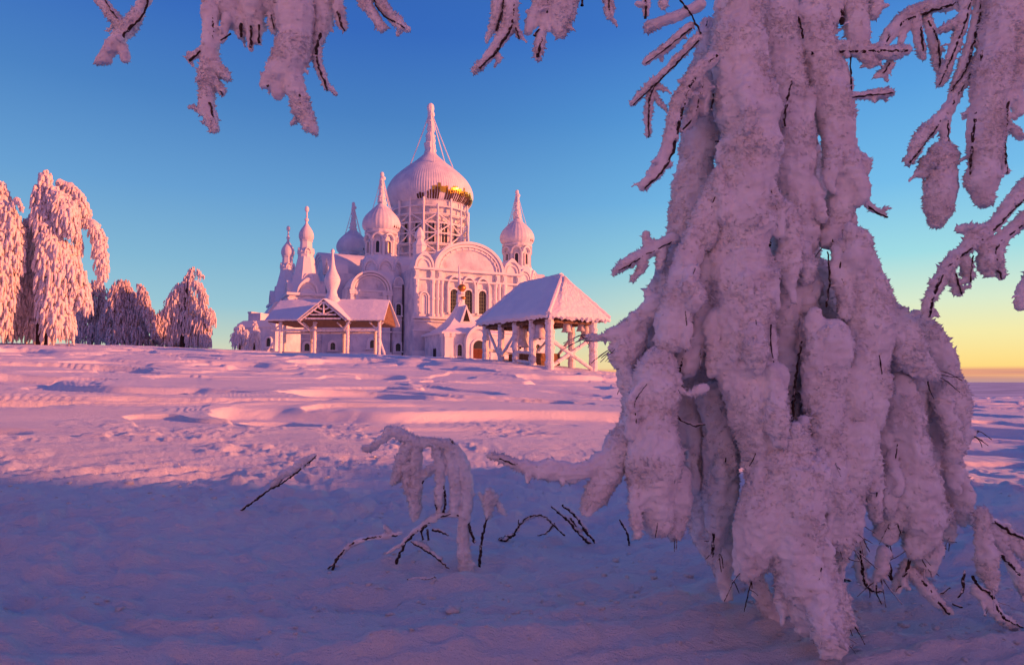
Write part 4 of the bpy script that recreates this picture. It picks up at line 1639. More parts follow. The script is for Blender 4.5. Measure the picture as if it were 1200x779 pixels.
frosted_tree('frosted_birch', 'dark thinly frosted tree in shade just right of the tallest birch', 86.0, [
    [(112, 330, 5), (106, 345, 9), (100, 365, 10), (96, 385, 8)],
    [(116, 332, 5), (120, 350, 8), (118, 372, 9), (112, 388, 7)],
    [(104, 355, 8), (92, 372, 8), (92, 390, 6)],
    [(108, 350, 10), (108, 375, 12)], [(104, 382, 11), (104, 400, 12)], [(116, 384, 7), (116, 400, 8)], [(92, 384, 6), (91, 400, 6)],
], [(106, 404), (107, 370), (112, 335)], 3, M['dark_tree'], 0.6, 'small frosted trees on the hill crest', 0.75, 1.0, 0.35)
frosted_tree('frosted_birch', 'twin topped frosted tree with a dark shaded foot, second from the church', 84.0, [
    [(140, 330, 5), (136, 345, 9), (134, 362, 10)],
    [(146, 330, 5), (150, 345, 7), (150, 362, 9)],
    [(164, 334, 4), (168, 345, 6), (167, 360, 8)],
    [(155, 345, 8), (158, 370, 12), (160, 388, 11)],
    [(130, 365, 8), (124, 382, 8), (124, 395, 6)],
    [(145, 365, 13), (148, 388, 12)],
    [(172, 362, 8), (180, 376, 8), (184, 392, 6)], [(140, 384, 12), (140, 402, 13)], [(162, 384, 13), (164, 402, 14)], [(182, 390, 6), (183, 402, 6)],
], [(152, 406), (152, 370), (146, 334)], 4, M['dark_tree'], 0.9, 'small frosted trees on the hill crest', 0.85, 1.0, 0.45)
frosted_tree('frosted_birch', 'pink frosted tree leaning right, nearest to the church', 84.0, [
    [(226, 314, 3), (222, 325, 6), (214, 340, 8)],
    [(232, 316, 2), (236, 324, 3)],
    [(228, 330, 5), (236, 340, 6), (240, 352, 5)],
    [(212, 335, 7), (205, 352, 10), (198, 372, 10), (194, 392, 8)],
    [(220, 345, 11), (218, 370, 15), (216, 390, 16)],
    [(232, 355, 8), (242, 366, 8), (250, 378, 5)],
    [(232, 372, 10), (240, 388, 9)],
    [(190, 365, 5), (186, 380, 6), (186, 395, 5)], [(204, 380, 13), (203, 404, 15)], [(228, 384, 13), (230, 404, 14)], [(240, 392, 6), (243, 404, 6)],
], [(214, 408), (215, 370), (222, 320)], 5, M['tree'], 0.95, 'small frosted trees on the hill crest', 0.75, 1.0, 0.4)
frosted_tree('frosted_bush', 'rounded snow caked bush, left one of the pair beside the gate', 84.0, [
    [(281, 383, 5), (279, 392, 8), (279, 402, 8)],
    [(287, 388, 4), (289, 400, 5)],
], [(281, 411), (281, 395), (281, 386)], 6, M['rime'], 1.0, 'snow caked bushes beside the gate', 0.9, 0.3)
frosted_tree('frosted_bush', 'tall pointed snow caked bush, right one of the pair beside the gate', 83.0, [
    [(299, 377, 2.5), (298, 386, 4), (296, 398, 6)],
    [(300, 386, 4), (302, 398, 4), (303, 406, 3)],
    [(294, 396, 4), (294, 406, 4)],
], [(298, 411), (298, 395), (299, 380)], 7, M['rime'], 1.0, 'snow caked bushes beside the gate', 0.9, 0.3)


# ------------------------------------------------------------------ rime: union of thick strands, roughened, set with crystals
def voxel_union(V, F, voxel):
    me = bpy.data.meshes.new('tmp')
    me.from_pydata(np.vstack(V).tolist(), [], [tuple(q) for q in F])
    ob = bpy.data.objects.new('tmp', me)
    COL.objects.link(ob)
    md = ob.modifiers.new('r', 'REMESH')
    md.mode = 'VOXEL'
    md.voxel_size = voxel
    md.adaptivity = 0.0
    dg = bpy.context.evaluated_depsgraph_get()
    ev_ = ob.evaluated_get(dg)
    m2 = ev_.to_mesh()
    n = len(m2.vertices)
    co = np.empty(n * 3, dtype=np.float32)
    m2.vertices.foreach_get('co', co)
    nl = len(m2.loops)
    li = np.empty(nl, dtype=np.int32)
    m2.loops.foreach_get('vertex_index', li)
    tot = np.empty(len(m2.polygons), dtype=np.int32)
    m2.polygons.foreach_get('loop_total', tot)
    st = np.empty(len(m2.polygons), dtype=np.int32)
    m2.polygons.foreach_get('loop_start', st)
    ev_.to_mesh_clear()
    bpy.data.objects.remove(ob)
    bpy.data.meshes.remove(me)
    q4 = st[tot == 4]
    quads = li[q4[:, None] + np.arange(4)[None, :]]
    return co.reshape(-1, 3).astype(float), quads


def vnormals(co, quads):
    n = np.zeros_like(co)
    a = co[quads[:, 2]] - co[quads[:, 0]]
    b = co[quads[:, 3]] - co[quads[:, 1]]
    fn = np.cross(a, b)
    for i in range(4):
        np.add.at(n, quads[:, i], fn)
    return n / np.maximum(np.linalg.norm(n, axis=1, keepdims=True), 1e-12)


def rime_mesh(name, strands, voxel, rough, crystals, seed, origin, sides=12, big=0.0, length=1.0):
    """strands: lists of (point, radius). Returns a mesh relative to origin"""
    V, F, base = [], [], 0
    rng = random.Random(seed)
    for st in strands:
        P, rr = resample([s[0] for s in st], [s[1] for s in st], max(voxel * 2, 0.5 * min(s[1] for s in st)))
        k = len(P)
        jit = 1 + 0.13 * vnoise(np.column_stack((np.arange(k) * 0.45 * np.median(rr) / np.maximum(np.median(rr), 1e-6) * 0.5, np.full(k, len(V) * 3.7))), seed)
        v, f = tube_np(P, rr * jit, sides)
        V.append(v)
        F += [tuple(q) for q in (f + base).tolist()]
        F.append(tuple(base + i for i in range(sides - 1, -1, -1)))
        F.append(tuple(base + (k - 1) * sides + i for i in range(sides)))
        base += len(v)
        for e, j in ((0, 1), (k - 1, k - 2)):                       # round ends
            c, r = P[e], rr[e] * 0.98
            m = MB()
            m.sphere((0, 0, 0), 1.0, 8)
            sv = np.array(m.v) * r + c
            V.append(sv)
            F += [tuple(base + i for i in q) for q in m.f]
            base += len(sv)
    co, quads = voxel_union(V, F, voxel)
    n = vnormals(co, quads)
    if big > 0:
        q = co * np.array([1.0, 1.0, 0.62])
        d = big * (fbm(q * 8.0, 2, seed) + 0.30 * np.abs(vnoise(co * 19.0, seed + 3)))
        co = co + n * d[:, None]
        n = vnormals(co, quads)
    c2 = co * np.array([1.0, 1.0, 1.25])
    d = rough * (1.7 * (0.35 - np.abs(vnoise(c2 * 17.0, seed + 4))) + 0.65 * vnoise(c2 * 34.0, seed + 5) + 0.5 * vnoise(c2 * 70.0, seed + 6) + 0.35 * np.maximum(0, vnoise(c2 * 125.0, seed + 7)))
    co = co + n * d[:, None]
    n = vnormals(co, quads)
    # crystals: small spikes growing outwards
    faces4, faces3 = [quads], []
    if crystals > 0:
        g = np.random.default_rng(seed)
        area = np.linalg.norm(np.cross(co[quads[:, 2]] - co[quads[:, 0]], co[quads[:, 3]] - co[quads[:, 1]]), axis=1) * 0.5
        cnt = int(crystals * area.sum())
        wgt = area * np.clip(0.45 + 1.3 * vnoise(co[quads[:, 0]] * 6.0, seed + 9), 0.04, 1.6)
        cnt = int(cnt * 0.8)
        pick = g.choice(len(quads), size=cnt, p=wgt / wgt.sum())
        bc = g.dirichlet((1, 1, 1, 1), cnt)
        c = (co[quads[pick]] * bc[:, :, None]).sum(1)
        nn = n[quads[pick, 0]] + g.normal(0, 0.45, (cnt, 3))
        nn /= np.linalg.norm(nn, axis=1, keepdims=True)
        t1 = np.cross(nn, g.normal(0, 1, (cnt, 3)))
        t1 /= np.maximum(np.linalg.norm(t1, axis=1, keepdims=True), 1e-9)
        t2 = np.cross(nn, t1)
        ln = (g.gamma(3.0, 0.0030, cnt) + 0.003) * length
        wd = ln * g.uniform(0.28, 0.55, cnt)
        b0 = c - nn * 0.003
        v = np.empty((cnt, 4, 3))
        for i in range(3):
            a = 2 * math.pi * i / 3
            v[:, i] = b0 + (t1 * math.cos(a) + t2 * math.sin(a)) * wd[:, None]
        v[:, 3] = b0 + nn * (ln + 0.003)[:, None]
        b = len(co) + np.arange(cnt)[:, None] * 4
        faces3 = [np.vstack((b + np.array([[0, 1, 3]]), b + np.array([[1, 2, 3]]), b + np.array([[2, 0, 3]])))]
        co = np.vstack((co, v.reshape(-1, 3)))
    me = new_mesh(name, co - np.array(origin), faces4 + faces3, M['rime'], smooth=True)
    return me


def wood_mesh(name, lines, origin, seed, mat=None, wk=1.0):
    V, F, base = [], [], 0
    rng = random.Random(seed)
    for ln in lines:
        P, rr = resample([s[0] for s in ln], [s[1] for s in ln], 0.018)
        j = np.array([[rng.uniform(-1, 1) for _ in range(3)] for _ in P]) * (rr * 0.35)[:, None]
        v, f = tube_np(P + j, rr * wk * np.array([rng.uniform(0.6, 1.25) for _ in P]), 7)
        V.append(v)
        F.append(f + base)
        base += len(v)
    return new_mesh(name, np.vstack(V) - np.array(origin), [np.vstack(F)], mat or M['twig'], True)


# ------------------------------------------------------------------ the near birch, bowed under rime
D0 = 4.2
TB = pt(962, 690, 4.75)
TB.z = ground_z(TB.x, TB.y)
birch = thing('bowed_birch', 'huge rime laden birch close by, its crown hanging to the ground on the right', 'tree', tuple(TB))
ORG = np.array(TB)


SK = 1.0


def S(depth, *q):
    """strand from pixel triples (px, py, radius px); an optional 4th value shifts the distance"""
    out_ = []
    for t in q:
        dd = depth + (t[3] if len(t) > 3 else 0.0)
        out_.append((pt(t[0], t[1], dd), t[2] * SK * dd / FPX))
    return out_


# trunk and overhead limbs (out of the frame above, they carry what hangs into it)
tr = [(TB + Vector((0, 0, -0.2)), 0.085), (pt(950, 560, 4.7), 0.085), (pt(915, 350, 4.55), 0.085), (pt(892, 120, 4.5), 0.08), (pt(888, -60, 4.45), 0.075), (pt(870, -190, 4.3), 0.06)]
trunk = link('trunk', wood_mesh('trunk', [tr], ORG, 1, M['bark']), birch)
limbs = {'left': [(880, -150, 12), (760, -200, 11), (640, -190, 9), (500, -150, 8), (350, -110, 7), (230, -95, 6), (130, -75, 5)],
         'right': [(885, -120, 12), (980, -170, 10), (1090, -150, 9), (1200, -110, 8), (1300, -60, 7)]}
for k_, q in limbs.items():
    link('limb', wood_mesh('limb', [S(4.2, *q)], ORG, 2, M['bark']), birch)

SK = 0.75
MASS = {
    'core': (dict(voxel=0.014, big=0.022), [
        S(4.86, (890, -130, 64), (890, 0, 62), (892, 70, 64), (895, 130, 74), (897, 200, 84), (897, 290, 86), (897, 390, 70), (905, 450, 66), (912, 500, 52), (920, 540, 36)),
        S(4.75, (828, 300, 30), (824, 380, 36), (830, 440, 38), (836, 500, 34)),
        S(4.75, (960, 330, 34), (975, 400, 40), (980, 470, 38), (972, 540, 30)),
        S(4.6, (800, 400, 40), (800, 470, 52), (815, 540, 48), (828, 590, 38), (838, 636, 22), (845, 668, 13), (853, 694, 9)),
        S(4.55, (1000, 430, 40), (1000, 520, 45), (985, 590, 30)),
        S(4.4, (905, 610, 24), (880, 650, 20), (888, 690, 12), (902, 715, 9), (914, 734, 5)),
    ]),
    'center': (dict(voxel=0.0125, big=0.014), [
        S(4.08, (862, 20, 40), (858, 60, 42), (865, 110, 44), (872, 160, 45), (870, 230, 46), (863, 290, 44), (866, 340, 45), (863, 400, 47), (866, 450, 44), (880, 500, 33), (890, 555, 26), (898, 605, 16), (902, 628, 8)),
        S(4.12, (905, 10, 42), (918, 70, 38), (930, 130, 36), (932, 200, 33), (937, 270, 33), (928, 330, 26), (921, 410, 27), (924, 480, 28), (930, 545, 33)),
        S(4.22, (945, 30, 30), (958, 90, 26), (972, 150, 26), (978, 215, 23), (976, 250, 20), (966, 285, 16)),
        S(4.18, (838, 40, 24), (826, 110, 26), (820, 190, 26), (808, 255, 29), (797, 320, 28), (788, 380, 31), (778, 440, 36)),
        S(4.05, (838, 215, 16), (818, 262, 16), (803, 300, 19), (792, 350, 24), (780, 400, 22)),
        S(4.02, (832, 300, 18), (828, 345, 22), (820, 390, 20), (805, 430, 18)),
        S(4.10, (910, 255, 20), (920, 290, 19), (905, 320, 14)),
        S(4.12, (940, 330, 26), (950, 370, 22), (946, 410, 20)),
        S(4.00, (898, 440, 25), (890, 480, 22), (886, 530, 18)),
        S(4.25, (842, 470, 30), (850, 520, 30), (848, 570, 26), (846, 610, 20), (842, 650, 9)),
        S(3.98, (820, 455, 9), (800, 462, 7), (785, 440, 8)),
    ]),
    'left': (dict(voxel=0.0125, big=0.018), [
        S(4.3, (815, 205, 18), (800, 270, 22), (785, 330, 24), (766, 385, 27), (752, 440, 28), (748, 500, 26), (742, 540, 14)),
        S(3.95, (772, 430, 30), (764, 480, 36), (765, 530, 41), (766, 575, 38), (770, 610, 22)),
        S(4.05, (792, 560, 24), (794, 600, 22), (790, 622, 12)),
        S(4.1, (770, 355, 18), (742, 383, 15), (722, 391, 10), (703, 394, 6), (690, 396, 4)),
        S(4.1, (735, 392, 11), (724, 402, 8), (718, 407, 5)),
        S(4.1, (745, 395, 18), (738, 415, 16), (733, 436, 9)),
    ]),
    'lower': (dict(voxel=0.0115, big=0.018), [
        S(3.92, (925, 520, 32), (910, 560, 34), (895, 605, 33), (884, 645, 26), (880, 672, 14)),
        S(3.85, (940, 560, 36), (936, 610, 36), (934, 650, 32), (946, 686, 31), (962, 715, 27), (980, 740, 14), (990, 750, 6)),
        S(3.90, (925, 655, 14), (932, 690, 20), (950, 722, 20), (968, 742, 9)),
        S(4.0, (962, 545, 34), (972, 590, 33), (982, 625, 24), (986, 645, 12)),
        S(4.05, (970, 580, 24), (990, 600, 22), (996, 625, 16)),
        S(3.85, (962, 640, 14), (972, 670, 12), (984, 705, 12), (992, 730, 7)),
    ]),
    'shoulder': (dict(voxel=0.0125, big=0.016), [
        S(4.12, (986, 300, 27), (1002, 335, 38), (1008, 385, 42), (998, 432, 42), (988, 480, 40), (984, 530, 38), (978, 572, 34), (986, 615, 24)),
        S(4.22, (1000, 295, 22), (1022, 325, 24), (1036, 365, 24), (1042, 410, 26), (1044, 450, 22)),
        S(4.05, (965, 400, 32), (956, 445, 32), (958, 490, 30), (962, 540, 28)),
        S(4.0, (1028, 395, 26), (1018, 430, 28), (1012, 470, 26), (1000, 505, 22)),
        S(4.15, (1038, 375, 22), (1052, 410, 28), (1072, 432, 20), (1084, 440, 9)),
        S(4.1, (1005, 500, 26), (1008, 540, 24), (998, 570, 18)),
    ]),
    'right': (dict(voxel=0.0125, big=0.018), [
        S(4.42, (1052, 375, 12), (1075, 395, 20), (1090, 430, 24), (1100, 470, 28), (1112, 505, 22), (1124, 508, 10)),
        S(4.40, (1095, 480, 26), (1106, 530, 24), (1110, 565, 18), (1130, 592, 13), (1146, 612, 10)),
        S(4.25, (1044, 450, 24), (1048, 490, 26), (1060, 540, 28), (1066, 590, 30), (1070, 620, 24), (1060, 640, 12)),
        S(4.20, (1068, 560, 22), (1080, 610, 24), (1092, 645, 22), (1094, 668, 14)),
        S(4.30, (1030, 490, 18), (1034, 530, 20), (1040, 580, 22), (1030, 620, 16)),
        S(4.28, (1075, 470, 20), (1085, 520, 22), (1096, 560, 18), (1112, 610, 14)),
        S(4.30, (1138, 600, 11), (1143, 640, 13), (1148, 672, 12), (1150, 694, 7)),
        S(4.35, (1110, 600, 12), (1118, 618, 13), (1120, 630, 8)),
        S(4.25, (1026, 640, 9), (1022, 665, 6), (1014, 684, 4)),
    ]),
}
SK = 1.0
EXTRA = random.Random(12)
TW = []
for i_, (key, (opt, sts)) in enumerate(MASS.items()):
    if key in ('center', 'shoulder', 'right'):
        sts = [[(p + Vector((0, (-0.09 if j_ % 2 == 0 else 0.07), 0)), r) for p, r in st] for j_, st in enumerate(sts)]
    if key == 'lower':
        sts = [[(p, r * 1.12) for p, r in st] for st in sts]
    more = []
    for st in sts:                                   # knobs and thin hanging strands that roll off the thick ones
        for n_, (p, r) in enumerate(st):
            if r < 0.06 or n_ > 0.62 * len(st):
                continue
            if EXTRA.random() < 0.3:
                a = EXTRA.uniform(0, 2 * math.pi)
                o = Vector((math.cos(a) * r * 0.7, math.sin(a) * r * 0.7, EXTRA.uniform(-0.1, 0.1)))
                q = p + o
                rr_ = r * EXTRA.uniform(0.35, 0.5)
                more.append([(q + Vector((0, 0, rr_ * 1.2)), rr_ * 0.7), (q, rr_), (q - Vector((o.x * -0.15, o.y * -0.15, rr_ * EXTRA.uniform(1.5, 3.0))), rr_ * 0.6)])
            for _ in range(3 if key != 'core' else 2):
                if EXTRA.random() < 0.72:
                    continue
                a = EXTRA.uniform(math.pi * 0.9, math.pi * 2.1)          # mostly on the side of the open field of view
                e = r * EXTRA.uniform(0.55, 0.90)
                q = p + Vector((math.cos(a) * e, math.sin(a) * e, EXTRA.uniform(-0.15, 0.15)))
                L_ = EXTRA.uniform(0.18, 0.44)
                w0 = EXTRA.uniform(0.030, 0.060)
                lx, ly = math.cos(a) * EXTRA.uniform(-0.06, 0.09), math.sin(a) * EXTRA.uniform(-0.06, 0.09)
                if q.z - L_ < 0.06:
                    L_ = q.z - 0.06
                if L_ < 0.12:
                    continue
                bend = EXTRA.uniform(-0.04, 0.04)
                more.append([(q, w0 * 0.8), (q + Vector((lx * 0.5 + bend, ly * 0.5, -L_ * 0.35)), w0 * EXTRA.uniform(0.9, 1.25)),
                             (q + Vector((lx, ly, -L_ * 0.72)), w0 * EXTRA.uniform(0.8, 1.25)), (q + Vector((lx + bend * 0.6, ly, -L_)), w0 * 0.65)])
                if EXTRA.random() < 0.22:
                    o_ = Vector((EXTRA.uniform(-0.02, 0.02), -w0 * 0.95, 0.0))
                    TW.append([(q + o_, 0.0035), (q + o_ + Vector((lx * 0.5 + bend, ly * 0.5, -L_ * 0.35)), 0.004), (q + o_ * 0.7 + Vector((lx, ly, -L_ * 0.78)), 0.0035),
                               (q + Vector((lx * 1.1 + bend * 0.6, ly, -L_ * 1.06)), 0.0025)])
    me = rime_mesh('rime_mass', sts + more, opt['voxel'], 0.0095, 4800, 40 + i_, ORG, big=opt['big'])
    link('rime_mass', me, birch)

    # bare twig ends that stick out of the lower ends of the strands
    spray = []
    for st in sts[(2 if key == 'core' else 0):]:
        p, r = st[-1]
        dirv = (st[-1][0] - st[-2][0]).normalized()
        for _ in range(4):
            t0 = EXTRA.uniform(0.0, 1.0)
            q = st[-2][0].lerp(p, t0) + Vector((EXTRA.uniform(-1, 1), EXTRA.uniform(-1, 0.3), EXTRA.uniform(-0.5, 0.5))) * r * 0.8
            dv = (dirv + Vector((EXTRA.uniform(-0.8, 0.9), EXTRA.uniform(-0.6, 0.4), EXTRA.uniform(-0.3, 0.5)))).normalized()
            ln = EXTRA.uniform(0.07, 0.20)
            e1 = q + dv * ln * 0.5 + Vector((0, 0, EXTRA.uniform(-0.02, 0.015)))
            e2 = q + dv * ln + Vector((EXTRA.uniform(-0.03, 0.03), 0, EXTRA.uniform(-0.05, 0.02)))
            if e2.z < 0.03:
                continue
            spray.append([(q, 0.0042), (e1, 0.0038), (e2, 0.0024)])
            if EXTRA.random() < 0.6:
                e3 = e1 + Vector((EXTRA.uniform(-0.06, 0.06), EXTRA.uniform(-0.03, 0.03), EXTRA.uniform(-0.07, 0.0)))
                spray.append([(e1, 0.003), ((e1 + e3) * 0.5 + Vector((0.006, 0, 0)), 0.0026), (e3, 0.0018)])
    if spray:
        link('twig_spray', wood_mesh('twig_spray', spray, ORG, 500 + i_), birch)

# dark wood that shows in the creases of the mass
crease = [
    [(838, 165, 2), (848, 170, 3), (845, 195, 4), (836, 212, 2)], [(812, 270, 3), (804, 292, 4), (800, 305, 2)], [(797, 330, 2), (795, 352, 2.5), (790, 380, 2)],
    [(936, 20, 2), (942, 45, 2.5)], [(928, 95, 2), (920, 130, 3), (920, 148, 2)], [(970, 295, 1.5), (972, 330, 2), (968, 360, 2)], [(939, 400, 2), (933, 440, 2.5), (929, 490, 3), (931, 540, 2)],
    [(772, 435, 2), (780, 462, 3), (790, 485, 3), (812, 498, 2.5), (826, 497, 2)], [(800, 420, 2), (793, 445, 3), (785, 455, 2)], [(893, 440, 1.5), (890, 470, 2), (893, 490, 2)],
    [(846, 265, 1.5), (850, 300, 1.5), (844, 322, 2)], [(765, 470, 3), (760, 496, 2)], [(920, 664, 2), (932, 674, 3), (944, 690, 2)],
]
for i_, q in enumerate([S(3.98, *q) for q in crease]):
    link('twig', wood_mesh('twig', [q], ORG, 9 + i_, None, 0.6), birch)
for i_, q in enumerate(TW[:70]):
    link('twig', wood_mesh('twig', [q], ORG, 60 + i_), birch)

def side_shoots(cs, k=1.0):
    spurs = []
    for st in cs:                                    # short rime covered side shoots
        for (p0, r0), (p1, r1) in zip(st, st[1:]):
            if p1.z > 4.6:
                continue
            for _ in range(max(1, int((p1 - p0).length / 0.075))):
                if EXTRA.random() < 0.35:
                    continue
                t0 = EXTRA.random()
                r_ = r0 + (r1 - r0) * t0
                a = EXTRA.uniform(0, 2 * math.pi)
                dv = Vector((math.cos(a), 0.6 * math.sin(a), EXTRA.uniform(-0.9, 0.35))).normalized()
                q = p0.lerp(p1, t0) + dv * r_ * 0.6
                ln = r_ * 0.4 + k * EXTRA.uniform(0.018, 0.060)
                w_ = k ** 0.5 * EXTRA.uniform(0.009, 0.017)
                spurs.append([(q, w_), (q + dv * ln * 0.6, w_ * 0.9), (q + dv * ln + Vector((0, 0, -0.012)), w_ * 0.55)])
    return spurs


